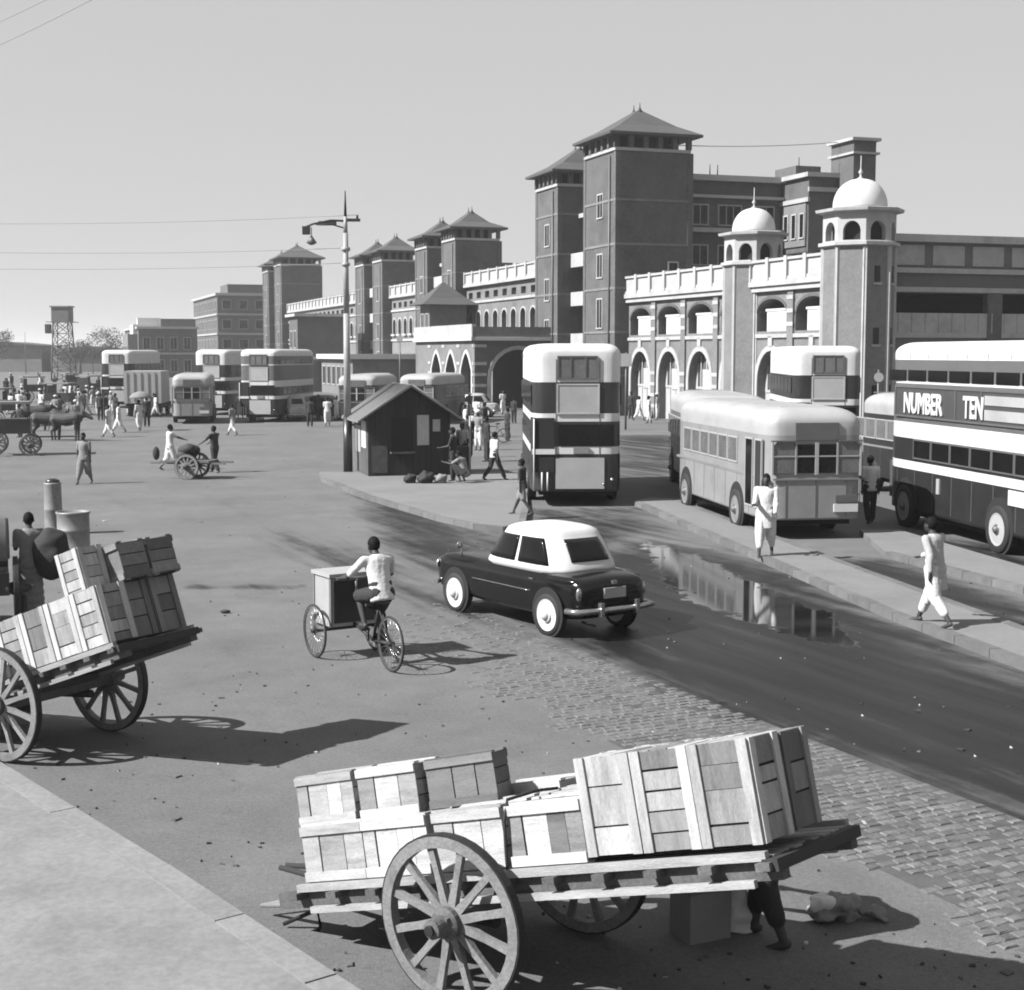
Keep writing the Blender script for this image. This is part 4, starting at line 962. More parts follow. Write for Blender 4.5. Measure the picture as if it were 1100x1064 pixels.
    torso(c, [(hem, .185 if sleeves == 'long' else .165, .14, 0), (hem + .02, .19 if sleeves == 'long' else .17, .145, 0), (-.04, .172, .135, -.005), (.06, .162, .125, 0), (.16, .155, .12, 0), (.26, .162, .122, .005), (.35, .178, .122, .005), (.42, .187, .11, 0), (.462, .17, .085, -.005), (.495, .09, .068, 0), (.505, .06, .055, 0)])
    vx = .014 if near else .024
    def wrinkle(me, amp):
        cos = [v.co.copy() for v in me.vertices]; nrs = [v.normal.copy() for v in me.vertices]; out = []
        for c_, n0 in zip(cos, nrs):
            c_ += n0 * ((noise.noise(Vector((c_.x * 14, c_.y * 14, c_.z * 4))) + .3 * noise.noise(c_ * 30)) * amp); out += c_[:]
        me.vertices.foreach_set('co', out); me.update()
        return me
    if shirt is not None: obj('shirt', wrinkle(remeshed(c, 'shirt', vx, shirt, 3), .008), t)
    obj({'trousers': 'trousers', 'shorts': 'shorts', 'dhoti': 'dhoti', 'lungi': 'lungi'}[lower], wrinkle(remeshed(lo_, lower, vx, low_m, 3), .009), t)
    h = MB()
    if hat == 'turban':
        h.lathe([(.07, -.0), (.115, .03), (.125, .07), (.11, .12), (.06, .15)], 14, (0, -.012, .02)); hm = cl_white
    else:
        for i_, (r_, z_, y_) in enumerate(()): pass
        h.ball((0, -.016, .03), 1, 0, 16, (.082, .1, .104)); hm = hair_m
    hh = h.build('hair' if hat != 'turban' else 'turban', hm, t); hh.matrix_local = mb2
    if near:
        for s in (-1, 1):
            e = MB().ball((s * .032, .088, .012), .0105, 0, 8).build('eye', hair_m, t); e.matrix_local = mb2
    t.scale = (scale,) * 3
    return t

# ------------------------------------------------------------------ spoked cart wheel, hand carts, crates
def cart_wheel(parent, loc, r, name='wheel', spokes=12):
    Mx = Matrix.Rotation(math.pi / 2, 4, 'X')      # wheel about the y axis
    rim = MB(); w = .075
    prof = [(r - .085, -w / 2), (r - .012, -w / 2), (r - .012, w / 2), (r - .085, w / 2), (r - .085, -w / 2)]
    n = 40; rings = []
    for (rr, z) in prof: rings.append([(rr * math.cos(2 * math.pi * j / n), z, rr * math.sin(2 * math.pi * j / n)) for j in range(n)])
    rim.loft(rings, 0, False, False)
    o = rim.build(name, rim_wood, parent, loc, recalc=True)
    ty = MB(); rings = []
    for (rr, z) in [(r - .013, -w / 2 + .004), (r, -w / 2 + .004), (r, w / 2 - .004), (r - .013, w / 2 - .004), (r - .013, -w / 2 + .004)]: rings.append([(rr * math.cos(2 * math.pi * j / n), z, rr * math.sin(2 * math.pi * j / n)) for j in range(n)])
    ty.loft(rings, 0, False, False); ty.build('iron_tyre', iron, o, recalc=True)
    hb = MB(); hb.lathe([(.04, -.21), (.062, -.205), (.068, -.12), (.1, -.07), (.105, .07), (.07, .1), (.062, .2), (.03, .21)], 18, M=Mx, smooth=False); hb.build('hub', old_wood, o); hc_ = MB(); hc_.lathe([(.035, .205), (.035, .23)], 12, M=Mx); hc_.build('hub_cap', iron, o)
    sp = MB(); rings = []
    for (d, a, b) in ((.09, .03, .026), (.3, .022, .018), (r - .08, .025, .02)): rings.append([(x * a, y * b, d) for x, y in ((-1, -1), (1, -1), (1, 1), (-1, 1))])
    sp.loft(rings, 0, False); me = sp.mesh('spoke'); me.materials.append(rim_wood)
    for k in range(spokes):
        s = obj('spoke', me, o); s.rotation_euler = (0, 2 * math.pi * (k + .35) / spokes, 0)
    return o
def hand_cart(label, near_contact, far_dir, r, tilt, bed_z, x0, x1, track=1.4, group=None, roll=0.0):
    """local x: along the bed (raised end +x), y: from near wheel to far wheel"""
    a = Vector(far_dir).normalized(); u = Vector((a.y, -a.x, 0)); ang = math.atan2(u.y, u.x)
    c = Vector(near_contact) + a * track / 2
    t = thing('hand_cart', label, 'cart', c, ang, group)
    for s in (-1, 1): cart_wheel(t, (0, s * track / 2, r), r)
    q = MB(); q.box(-.06, .06, -track / 2 - .12, track / 2 + .12, r - .06, r + .06); q.build('axle', old_wood, t)
    T = Matrix.Translation((0, 0, bed_z)) @ Matrix.Rotation(-roll, 4, 'X') @ Matrix.Rotation(-tilt, 4, 'Y')
    hw = track / 2 - .19
    q = MB(); q.box(-.12, .12, -hw + .1, hw - .1, r - bed_z + .02, -.16); o = q.build('bolster', old_wood, t); o.matrix_local = T
    for s in (-1, 1):
        q = MB(); q.box(x0 - .25, x1 + .06, s * (hw - .08) - .045, s * (hw - .08) + .045, -.17, -.06); o = q.build('side_beam', old_wood, t); o.matrix_local = T
        q = MB(); q.box(x0, x1, s * hw - .025, s * hw + .025, -.052, .0); o = q.build('edge_rail', bed_wood, t); o.matrix_local = T
        q = MB(); q.box(x0 + .1, x1 - .1, s * (hw - .0) - .02, s * hw + .02, -.2, -.155); o = q.build('lower_rail', bed_wood, t); o.matrix_local = T
    n = int((x1 - x0) / .34)
    me = MB().box(-.045, .045, -hw - .08, hw + .08, -.1, -.055).mesh('cross_bar'); me.materials.append(old_wood)
    for k in range(n + 1):
        o = obj('cross_bar', me, t); o.matrix_local = T @ Matrix.Translation((x0 + (x1 - x0) * k / n, 0, 0))
    me = MB().box(x0, x1, -.052, .052, -.053, -.03).mesh('bed_plank'); me.materials.append(bed_wood)
    m_ = int(2 * (hw - .04) / .12)
    for k in range(m_):
        o = obj('bed_plank', me, t); o.matrix_local = T @ Matrix.Translation((rnd.uniform(-.03, .03), -hw + .1 + k * (2 * hw - .2) / (m_ - 1), 0))
    # pointed pole frame at the low end
    q = MB(); tip = (x0 - .62, -hw + .2, -.16)
    for s in (-1, 1): q.tube([(x0 + .9, s * (hw - .1), -.2), (x0 - .1, s * (hw - .2), -.17), tip], [.035, .03, .014], 8)
    o = q.build('draw_pole', bed_wood, t); o.matrix_local = T
    q = MB(); q.box(x1 - .02, x1 + .08, -hw - .04, hw - .0, -.11, -.04); o = q.build('end_beam', dark_wood, t); o.matrix_local = T
    q = MB()
    for s in (-1, 1): q.tube([(.1, s * .4, r - .1), (x0 * .6, s * .26, r - .2), (x0 - .5, s * .03 - .2, r - .24)], [.045, .04, .02], 8)
    q.build('shaft_pole', dark_wood, t)
    for s in (-1, 1):
        q = MB(); q.tube([(x0 + .1, s * .22 - .1, r - .22), (x0 + .08, s * .24 - .12, r - .34), (x0 - .02, s * .26 - .14, r - .42), (x0 - .22, s * .3 - .18, .03)], .016, 6); q.build('curved_prop', iron, t)
    q = MB()
    for s in (-1, 1): q.tube([(x0 - .12, s * .3, -.18), (x0 - .1, s * .3, -.34), (x0 - .2, s * .31, -.44), (x0 - .36, s * .34, -.5)], .014, 6)
    o = q.build('prop_hook', iron, t); o.matrix_local = T
    bpy.context.view_layer.update()
    Wm = Matrix.Translation(c) @ Matrix.Rotation(ang, 4, 'Z') @ T
    return t, Wm, hw

def crate_proto(name, W, Dp, L, m_board, m_bat, label, nb=4, seed=0):
    """long axis z, centre of base at origin"""
    r_ = random.Random(seed); t = thing(name, label, 'crate')
    i = .018
    MB().box(-W / 2 + i, W / 2 - i, -Dp / 2 + i, Dp / 2 - i, .014, L - .014).build('dark_core', wood_in, t)  # dark core box, shade between the boards painted in
    g = .008
    def cuts(k):
        c_ = [0.0] + [ (q_ + 1) / k * L + r_.uniform(-.035, .035) for q_ in range(k - 1)] + [L]; return list(zip(c_, c_[1:]))
    for s in (-1, 1):
        for (a, b_) in cuts(nb):
            mw = MB().box(-W / 2 + .004 + r_.uniform(0, .006), W / 2 - .004 - r_.uniform(0, .006), -.006, .006, a + g * r_.uniform(.2, 1.2), b_ - g * r_.uniform(.2, 1.2)).mesh('board'); mw.materials.append(m_board)
            o = obj('board', mw, t, (0, s * (Dp / 2 - .012 + r_.uniform(-.003, .003)), 0)); o.rotation_euler = (0, r_.uniform(-.006, .006), r_.uniform(-.01, .01))
        for (a, b_) in cuts(nb):
            md = MB().box(-.006, .006, -Dp / 2 + .004, Dp / 2 - .004, a + g * r_.uniform(.2, 1.2), b_ - g * r_.uniform(.2, 1.2)).mesh('board'); md.materials.append(m_board)
            obj('board', md, t, (s * (W / 2 - .012 + r_.uniform(-.003, .003)), 0, 0), r_.uniform(-.01, .01))
    bt = MB().box(-.032, .032, -.008, .008, .0, L).mesh('batten'); bt.materials.append(m_bat)
    for s in (-1, 1):
        for q_ in (-1, 1):
            obj('batten', bt, t, (q_ * (W / 2 - .034), s * (Dp / 2 + .002), 0)); obj('batten', bt, t, (s * (W / 2 + .002), q_ * (Dp / 2 - .045), 0), math.pi / 2)
    ne = 3; ew_ = (W - .02) / ne
    eb = MB().box(-ew_ / 2 + .005, ew_ / 2 - .005, -Dp / 2 + .01, Dp / 2 - .01, -.006, .006).mesh('end_board'); eb.materials.append(m_board)
    for k in range(ne):
        for z_ in (.008, L - .008): obj('end_board', eb, t, (-W / 2 + .01 + ew_ * (k + .5), 0, z_))
    return t
cr_pales = [crate_proto('crate', .385, .375, .58, wood, wood_e, 'x', n_, 11 + n_) for n_ in (3, 5)]
cr_pale = crate_proto('crate', .385, .375, .58, wood, wood_e, 'x', 4, 1)
cr_brown = crate_proto('crate', .385, .375, .58, wood_b, wood_b, 'x', 3, 2)
used = {}
def put_crate(kind, Wm, pos, rot, label, group, jig=.02, sc=1.0):
    """pos: centre of the crate in the cart bed frame; rot: euler of the crate (long axis z when 0)"""
    if kind == 'pale': ix = len(used) % 3; src = ([cr_pale] + cr_pales)[ix]; kk = ix
    else: src = cr_brown; kk = 'b'
    first = kk not in used.values()
    o = src if first else copy_tree(src); used[len(used)] = kk
    o['label'] = label; o['group'] = group
    e = Matrix.Rotation(rot[2] + rnd.uniform(-jig, jig), 4, 'Z') @ Matrix.Rotation(rot[1], 4, 'Y') @ Matrix.Rotation(rot[0], 4, 'X')
    o.matrix_world = Wm @ Matrix.Translation(pos) @ e @ Matrix.Scale(sc, 4) @ Matrix.Translation((0, 0, -.29))
    return o
Q = math.pi / 2
g1 = 'crates loaded on the near hand cart'
nc = G(485, 1080); cartA, WA, hwA = hand_cart('large wooden hand cart with tilted bed full of crates at the bottom of the picture', nc, (.59, .807, 0), .56, R(15), .765, -1.55, 2.14, track=1.5, roll=R(5.5))
yn = -hwA + .21           # row nearest the camera
# tall crates at the raised end: three along the near side, two more behind each
nm3 = ['tall pale crate standing at the raised end of the near cart, nearest the corner', 'tall pale crate in the middle of the three upright ones facing us', 'tall pale crate standing innermost of the upright ones, beside the lying crates']
for k, u_ in enumerate((1.93, 1.53, 1.13)):
    put_crate('pale', WA, (u_, yn, .335), (0, 0, 0), nm3[k], g1, .012, 1.03)
    put_crate('brown' if k == 0 else 'pale', WA, (u_, yn + .41, .33), (0, 0, 0), ['dark upright crate second in the end row of the near cart', 'upright crate hidden behind the middle of the three facing us', 'upright crate hidden behind the innermost upright one'][k], g1, .012)
put_crate('pale', WA, (.63, yn, .2), (0, Q, 0), 'pale crate lying lengthwise just left of the upright crates', g1)
put_crate('pale', WA, (.0, yn + .02, .2), (0, Q, 0), 'pale crate lying above the big near wheel', g1)
put_crate('pale', WA, (.62, yn + .4, .21), (0, Q, .05), 'pale crate lying in the second row behind the one beside the uprights', g1)
put_crate('pale', WA, (-.62, yn, .2), (0, Q, 0), 'pale crate lying left of the big near wheel in the bottom layer', g1)
put_crate('pale', WA, (-1.2, yn, .2), (0, Q, 0), 'pale bottom layer crate at the very low end of the near cart', g1)
put_crate('pale', WA, (-1.22, yn + 1.15, .21), (0, Q, 0), 'pale crate in the furthest row at the low end of the near cart', g1, .02, .98)
for k, u_ in enumerate((-1.22, -.62, -.02)):
    put_crate('pale', WA, (u_, yn + .43, .21), (0, Q, 0), ['second row crate at the low end, under the upper crates', 'second row crate under the middle upper crate', 'second row crate under the dark upper crate'][k], g1)
put_crate('pale', WA, (-1.36, yn + .12, .56), (0, Q, .1), 'pale upper crate at the low end of the near cart, topmost at far left', g1, sc=.88)
put_crate('pale', WA, (-.8, yn + .16, .56), (0, Q, .08), 'pale upper crate in the middle of the three topmost ones', g1, sc=.88)
put_crate('brown', WA, (-.3, yn + .3, .56), (0, Q, .3), 'dark upper crate at the right of the three topmost ones', g1, sc=.86)
put_crate('pale', WA, (.55, yn + .78, .21), (0, Q, 0), 'crate in the third row beyond the middle of the near cart', g1)
put_crate('pale', WA, (-.02, yn + .74, .27), (0, Q, 0), 'crate in the third row under the dark upper crate', g1)
# rope
def rope(label, pts):
    q = MB(); q.tube([WA @ Vector(p) for p in pts], .011, 6); return tag(q.build('rope', dark_wood), label, 'rope')
rope('dark rope looped over the crate beside the big wheel', [(.3, yn - .21, -.1), (.32, yn - .215, .1), (.34, yn - .21, .3), (.36, yn - .17, .43), (.4, yn + .1, .445), (.43, yn + .3, .43)])

g2 = 'crates loaded on the left hand cart'
nl = G(2, 818); cartB, WB, hwB = hand_cart('wooden hand cart with raised end and mixed crates at the left edge', nl, (.52, .854, 0), .59, R(19.5), .84, -2.0, 1.55, track=1.45)
yb = -hwB + .2
words = ['second', 'third', 'fourth', 'fifth', 'sixth', 'seventh']
for k in range(6):
    u_ = 1.28 - k * .4
    put_crate('pale', WB, (u_, yb, .3), (0, 0, 0), ('pale upright crate foremost in the front row of the left cart' if k == 0 else '%s pale upright crate of the front row on the left cart' % words[k - 1]), g2)
for k in range(3):
    put_crate('pale' if k else 'brown', WB, (.7 - k * .62, yb + .41, .21), (0, Q, 0), ['brown crate lying behind the foremost upright one on the left cart', 'pale crate lying in the second row of the left cart', 'pale crate lying furthest back in the second row of the left cart'][k], g2)
put_crate('pale', WB, (1.1, yb + .06, .78), (0, 0, 0), 'pale crate perched upright above the front row of the left cart', g2, sc=.85)
for k in range(2):
    put_crate('brown', WB, (1.14, yb + .42 + k * .4, .3), (0, 0, 0), ['brown crate standing right behind the front row at the raised end of the left cart', 'brown crate standing at the far corner of the raised end of the left cart', 'brown crate lying at the far corner of the raised end of the left cart'][k], g2)
for k in range(2):
    put_crate('brown', WB, (1.18, yb + .42 + k * .4, .79), (0, Q, 0), ['upper brown crate at the near corner of the left cart load', 'upper brown crate at the far side of the left cart load', 'upper brown crate at the far corner of the left cart load'][k], g2)
bpy.context.view_layer.update()

# drums and goods beyond the left cart
gd = 'metal drums beyond the left cart'
d1 = G(80, 607); t = thing('metal_drum', 'wide pale metal drum standing beyond the left cart', 'drum', d1)
q = MB(); q.lathe([(.31, 0), (.33, .02), (.31, .05), (.31, .33), (.325, .35), (.31, .37), (.31, .68), (.325, .7), (.31, .72), (.31, 1.0), (.33, 1.03), (.33, 1.06), (.3, 1.06), (.3, 1.02)], 28); q.build('shell', tin, t)
MB().lathe([(.295, 0), (.295, .012)], 24, (0, 0, 1.0)).build('lid', mid_p, t)
d2 = G(58, 574); t = thing('tall_drum', 'narrow pale drum leaning behind the wide metal drum', 'drum', d2)
q = MB(); q.lathe([(.2, 0), (.22, .02), (.2, .05), (.2, .55), (.21, .57), (.2, .6), (.19, 1.15), (.2, 1.18), (.18, 1.2)], 22); q.build('shell', tin, t)
MB().lathe([(.16, 0), (.16, .06), (.06, .1)], 16, (0, 0, 1.19)).build('cap', dark_p, t)
t = thing('rickshaw_hood', 'x', 'rickshaw', G(-12, 660)) if False else None

# hand rickshaw at the left edge
rk = thing('hand_rickshaw', 'hand rickshaw with dark folded hood cut off by the left edge', 'rickshaw', G(-18, 668), R(20))
q = MB(); q.box(-.4, .4, -.4, .4, .45, .8); q.box(-.4, .4, .3, .4, .8, 1.3); q.build('seat', dark_p, rk)
q = MB(); rings = []
for k in range(7):
    a = R(-10 + k * 20); rings.append([(x * .42, .25 - math.sin(a) * .55 * (1 if abs(x) < .9 else .9), 1.15 + math.cos(a) * (.5 if abs(x) < .9 else .42)) for x in (-1, -.9, -.4, 0, .4, .9, 1)] + [(x * .40, .25 - math.sin(a) * .52, 1.12 + math.cos(a) * .46) for x in (.9, 0, -.9)])
q.loft(rings); q.build('hood', mid_p, rk)
for s in (-1, 1):
    cart_wheel(rk, (s * .5, 0, .5), .5).rotation_euler = (0, 0, Q)
    q = MB(); q.tube([(s * .36, .2, .5), (s * .36, -1.0, .62), (s * .34, -2.0, .8)], .022, 6); q.build('shaft', old_wood, rk)

# bundle under the raised end and litter on the road
bl = thing('cloth_bundle', 'pale cloth bundle lying on the road beside the cart end', 'bundle', G(900, 988))
q = MB(); q.ball((0, 0, .09), 1, 0, 26, (.2, .14, .1)); q.loft([[(.1, -.05, .02), (.34, -.1, .02), (.36, .04, .02), (.12, .08, .02)], [(.1, -.03, .09), (.3, -.07, .06), (.33, .02, .05), (.12, .06, .1)]]); me = remeshed(q, 'cloth', .014, cl_grey, 2); lump(me, .09, 7); lump(me, .04, 17)
obj('cloth', me, bl)
q = MB(); q.ball((-.14, -.06, .15), 1, 0, 16, (.09, .07, .05)); me = remeshed(q, 'white_rag', .012, cl_white, 1); lump(me, .05, 14); obj('white_rag', me, bl)
sk = thing('tin_box', 'grey upright tin box standing on the road between cart wheel and stooping man', 'box', G(752, 1004), R(25))
q = MB(); q.box(-.17, .17, -.14, .14, 0, .36); q.build('shell', grey_p, sk)
q = MB(); q.box(-.18, .18, -.15, .15, .361, .4); q.build('lid', mid_p, sk); q = MB(); q.cyl((-.08, 0, .4), (-.06, 0, .44), .008); q.cyl((-.06, 0, .44), (.06, 0, .44), .008); q.cyl((.06, 0, .44), (.08, 0, .4), .008); q.build('handle', iron, sk)
cw = MB(); cw.loft([[(x * a, y * b * .8, z) for x, y in ((-1, -1), (1, -1), (1.1, 1), (-.9, 1))] for a, b, z in ((.13, .08, 0), (.1, .09, .15), (.07, .05, .3), (.02, .02, .4))]); me = remeshed(cw, 'white_cloth', .02, cl_white, 2); lump(me, .03, 10)
tag(obj('white_cloth', me, None, G(790, 1000)), 'crumpled white cloth heaped beside the tin box under the cart end', 'cloth')
for k, (px_, py_, lb) in enumerate(((242, 659, 'small dark stone lying on the road right of the left cart'), (760, 905, 'small dark clod on the road above the cart load'), (1062, 690, 'pale scrap of paper at the puddle edge by the island'))):
    s = MB(); s.ball((0, 0, .03), 1, 0, 8, (.09, .05, .03)); o = s.build('road_debris', dark_wood if k < 2 else paper, None, G(px_, py_)); tag(o, lb, 'debris')

lit = MB()
for k in range(800):
    px_, py_ = rnd.uniform(-20, 1120), 480 + 600 * rnd.random()
    if noise.noise(G(px_, py_) * .35) < -.12: continue
    p = G(px_, py_); z0 = .003; a = rnd.uniform(0, 6.3); L_ = rnd.uniform(.006, .02) if rnd.random() < .95 else rnd.uniform(.03, .05); w_ = L_ * rnd.uniform(.2, .9)
    c_, s_ = math.cos(a), math.sin(a); m_i = rnd.choice([0] * 6 + [1] * 6 + [2])
    top = [(p.x + c_ * x * L_ - s_ * y * w_, p.y + s_ * x * L_ + c_ * y * w_, z0 + rnd.uniform(.003, .018)) for x, y in ((-1, -1), (1, -1), (1, 1), (-1, 1))]
    lit.loft([[(t_[0], t_[1], 0) for t_ in top], top], m_i, False)
tag(lit.build('road_litter', [dark_wood, old_wood, paper]), kind='stuff')

# ------------------------------------------------------------------ cargo tricycle
tr_h = R(32)
def bike_wheel(parent, loc, r):
    q = MB(); n = 32; rings = []
    for k in range(9):
        a = 2 * math.pi * k / 8; rings.append([((.016 * math.cos(a)), (r - .018 + .018 * math.sin(a)) * math.cos(2 * math.pi * j / n), (r - .018 + .018 * math.sin(a)) * math.sin(2 * math.pi * j / n)) for j in range(n)])
    q.loft(rings, 0, True, False); o = q.build('wheel', rubber, parent, loc)
    q = MB(); rings = []
    for (rr, x) in ((r - .045, -.012), (r - .03, -.012), (r - .03, .012), (r - .045, .012), (r - .045, -.012)): rings.append([(x, rr * math.cos(2 * math.pi * j / n), rr * math.sin(2 * math.pi * j / n)) for j in range(n)])
    q.loft(rings, 0, True, False); q.build('rim', chrome, o)
    me = MB().cyl((0, 0, .02), (0, 0, r - .035), .0035, None, 5).mesh('spoke'); me.materials.append(chrome)
    for k in range(20): s = obj('spoke', me, o); s.rotation_euler = (2 * math.pi * k / 20, 0, 0)
    q = MB(); q.cyl((-.05, 0, 0), (.05, 0, 0), .03, None, 10); q.build('hub', iron, o)
    return o
def tricycle(label, loc, rz, boxm=cream):
    t = thing('cargo_tricycle', label, 'tricycle', loc, rz)
    bike_wheel(t, (0, 0, .37), .37); bike_wheel(t, (-.46, 1.37, .37), .37); bike_wheel(t, (.46, 1.37, .37), .37)
    q = MB(); q.cyl((-.46, 1.37, .37), (.46, 1.37, .37), .022); q.cyl((-.02, 0, .37), (-.02, .5, .34), .016); q.cyl((.02, 0, .37), (.02, .5, .34), .016); q.cyl((0, .5, .34), (0, .32, .86), .02); q.cyl((0, 0, .37), (0, .34, .8), .014)
    q.cyl((0, .36, .75), (0, 1.1, .8), .022); q.cyl((0, .5, .34), (0, 1.2, .5), .022); q.cyl((-.3, 1.2, .42), (.3, 1.2, .42), .02); q.cyl((-.3, 1.2, .42), (-.3, 1.6, .42), .02); q.cyl((.3, 1.2, .42), (.3, 1.6, .42), .02)
    q.build('frame', iron, t)
    q = MB(); q.ball((0, .28, .9), 1, 0, 12, (.11, .14, .045)); q.build('saddle', dark_p, t)
    q = MB(); q.cyl((-.3, 1.0, 1.12), (.3, 1.0, 1.12), .016); q.cyl((0, 1.05, .8), (0, 1.0, 1.12), .016); q.build('handlebar', chrome, t)
    q = MB(); q.lathe([(.09, -.01), (.09, .01)], 18, M=Matrix.Translation((.06, .5, .34)) @ Matrix.Rotation(Q, 4, 'Y')); q.cyl((.08, .5, .34), (.08, .52, .18), .012); q.cyl((-.08, .5, .34), (-.08, .48, .5), .012); q.box(.08, .2, .48, .56, .16, .19); q.box(-.2, -.08, .44, .52, .49, .52); q.build('crank', iron, t)
    q = MB(); q.box(-.35, .35, 1.08, 1.62, .45, 1.13); bo = q.build('box', boxm, t)
    q = MB(); q.box(-.38, .38, 1.05, 1.65, 1.13, 1.18); q.build('lid', cream, t)
    q = MB(); q.box(-.3, .3, 1.065, 1.079, .5, 1.08); q.build('rear_shade', dark_p, t)  # dark sheet puts the shade of the box's rear face into colour
    q = MB()
    for x in (-.36, .33): q.box(x, x + .03, 1.06, 1.08, .45, 1.13)
    for y in (1.08, 1.59): q.box(-.365, -.35, y, y + .03, .45, 1.13)
    q.build('corner_strip', grey_p, t)
    return t
tri_loc = G(420, 722)
tricycle('cargo tricycle with square box in front, ridden across the road', tri_loc, tr_h)
Mt = Matrix.Translation(tri_loc) @ Matrix.Rotation(tr_h, 4, 'Z')
rider = person('barefoot man in white shirt riding the cargo tricycle', tri_loc, tr_h, True, bend=16, shirt=cl_white, lower='shorts', low_m=cl_dark,
               seat={'pelvis': (0, .26, 1.02), 'knees': [(-.13, .66, .93), (.13, .62, .72)], 'ankles': [(-.13, .5, .58), (.14, .5, .27)], 'hands': [(-.26, .93, 1.14), (.26, .93, 1.14)]})

# ------------------------------------------------------------------ kiosk
kb = Vector((-4.72, 48.1, .12)); kang = R(15)
ki = thing('wooden_kiosk', 'dark plank kiosk with gabled roof and posters at the foot of the lamp post', 'kiosk', kb, kang)
KW, KD, KH, KR = 2.75, 2.9, 2.05, 2.95
q = MB(); q.box(0, KW, 0, KD, 0, KH); q.add([(0, 0, KH), (KW, 0, KH), (KW / 2, 0, KR - .06), (0, KD, KH), (KW, KD, KH), (KW / 2, KD, KR - .06)], [(0, 1, 2), (3, 5, 4)]); q.build('shell', dark_wood, ki)
n = 13
for k in range(n):
    x0 = KW * k / n + .006; x1 = KW * (k + 1) / n - .006; xm = (x0 + x1) / 2
    ht = KH + (KR - .08 - KH) * (1 - abs(xm - KW / 2) / (KW / 2))
    MB().box(x0, x1, -.03, -.004, .02, ht).build('plank', dark_wood, ki)  # front planks near-black: shade of this face is in the colour
for k in range(9):
    MB().box(-.028, -.004, KD * k / 9 + .008, KD * (k + 1) / 9 - .008, .02, KH).build('plank', old_wood, ki)  # sunlit side wall takes a paler wood than the shaded front
for s in (-1, 1):
    xe = KW / 2 + s * (KW / 2 + .42); ze = KH - .27 * 1.0
    q = MB(); q.loft([[(KW / 2 + s * .001, -.4, KR), (xe, -.4, ze), (xe, -.4, ze + .05), (KW / 2 + s * .001, -.4, KR + .06)], [(KW / 2 + s * .001, KD + .3, KR), (xe, KD + .3, ze), (xe, KD + .3, ze + .05), (KW / 2 + s * .001, KD + .3, KR + .06)]], 0, False)
    ro = q.build('roof_slope', mat('kiosk_roof_sheet', .3, .8, .15, 2, .2, dirt=.3), ki, recalc=True)
    for k in range(12):
        yy = -.38 + k * (KD + .64) / 11
        MB().cyl((KW / 2 + s * .03, yy, KR + .06), (xe, yy, ze + .055), .022, None, 6).build('roof_batten', ro.data.materials[0], ro)
q = MB(); q.box(.75, 1.45, -.05, -.032, .8, 1.95); q.build('opening', dark_in, ki); q = MB(); q.box(.7, 1.5, -.28, -.05, .74, .8); q.build('sill', old_wood, ki); q = MB(); q.box(1.62, 2.02, -.045, -.032, 1.0, 2.0); q.build('poster', paper, ki)  # opening is a dark sheet on the planks, coloured as inner shade
q = MB(); q.box(2.15, 2.4, -.045, -.032, 1.45, 1.85); q.build('poster', stone_t, ki)
q = MB(); q.box(-.05, -.03, .3, 1.2, .9, 1.8); q.build('poster', white, ki)
q = MB(); q.box(-.05, -.03, 1.4, 2.4, .7, 1.6); q.build('poster', cream, ki)
q = MB(); q.box(.1, .62, -.05, -.032, .1, 1.0); q.build('hatch', old_wood, ki)
q = MB(); q.box(2.85, 3.5, .2, 2.4, 0, .9); q.build('counter', dark_wood, ki)
q = MB(); q.cyl((3.45, .1, 0), (3.45, .1, 1.95), .035); q.build('post', pole_m, ki)
gp = 'bundles in front of the kiosk'
for k, (px_, w_, m, lb) in enumerate(((441, .2, cl_dark, 'dark lumpy bundle leftmost before the kiosk front'), (458, .26, dark_wood, 'large dark sack in the middle before the kiosk front'), (474, .2, cl_grey, 'small grey sack at the right before the kiosk front'))):
    q = MB(); q.lathe([(w_ * .8, 0), (w_ * 1.1, w_ * .5), (w_ * .9, w_ * 1.1), (w_ * .3, w_ * 1.4)], 12); me = remeshed(q, 'bundle', .03, m, 1); lump(me, .06, 6)
    tag(obj('bundle', me, None, G(px_, 519, .12)), lb, 'bundle', gp)
# ------------------------------------------------------------------ lamp pole, wires
lp0 = Vector((-5.62, 50.0, 0)); pl_ = thing('street_lamp', 'tall tapering pole with lamp arm and cross bar beside the kiosk', 'street lamp', lp0)
q = MB(); q.cyl((0, 0, 0), (0, 0, 2.0), .16, .15, 16); q.build('pole_foot', dark_p, pl_)
q = MB(); q.cyl((0, 0, 2.0), (0, 0, 5.5), .125, .105, 14); q.cyl((0, 0, 5.5), (0, 0, 8.2), .1, .085, 14); q.cyl((0, 0, 8.2), (0, 0, 8.75), .075, .06, 12); q.lathe([(.15, 0), (.15, .12)], 12, (0, 0, 7.6)); q.lathe([(.14, 0), (.14, .1)], 12, (0, 0, 7.1)); q.build('pole', pole_m, pl_)
q = MB(); q.cyl((0, 0, 8.75), (0, 0, 9.6), .05, .02, 8); q.build('spike', iron, pl_)
q = MB(); q.tube([(0, 0, 8.6), (-.5, 0, 8.62), (-1.1, 0, 8.5), (-1.4, 0, 8.38)], .035, 8); q.tube([(0, 0, 8.35), (-.5, 0, 8.5), (-1.0, 0, 8.48)], .025, 8); q.box(-.9, -.3, -.02, .02, 8.45, 8.6); q.build('lamp_arm', iron, pl_)
q = MB(); q.box(.0, .5, -.04, .04, 8.58, 8.68); q.cyl((.4, 0, 8.68), (.4, 0, 8.8), .04); q.build('cross_bar', iron, pl_)
q = MB(); q.box(-1.45, -1.2, -.1, .1, 8.15, 8.42); q.build('lamp_gear', iron, pl_)
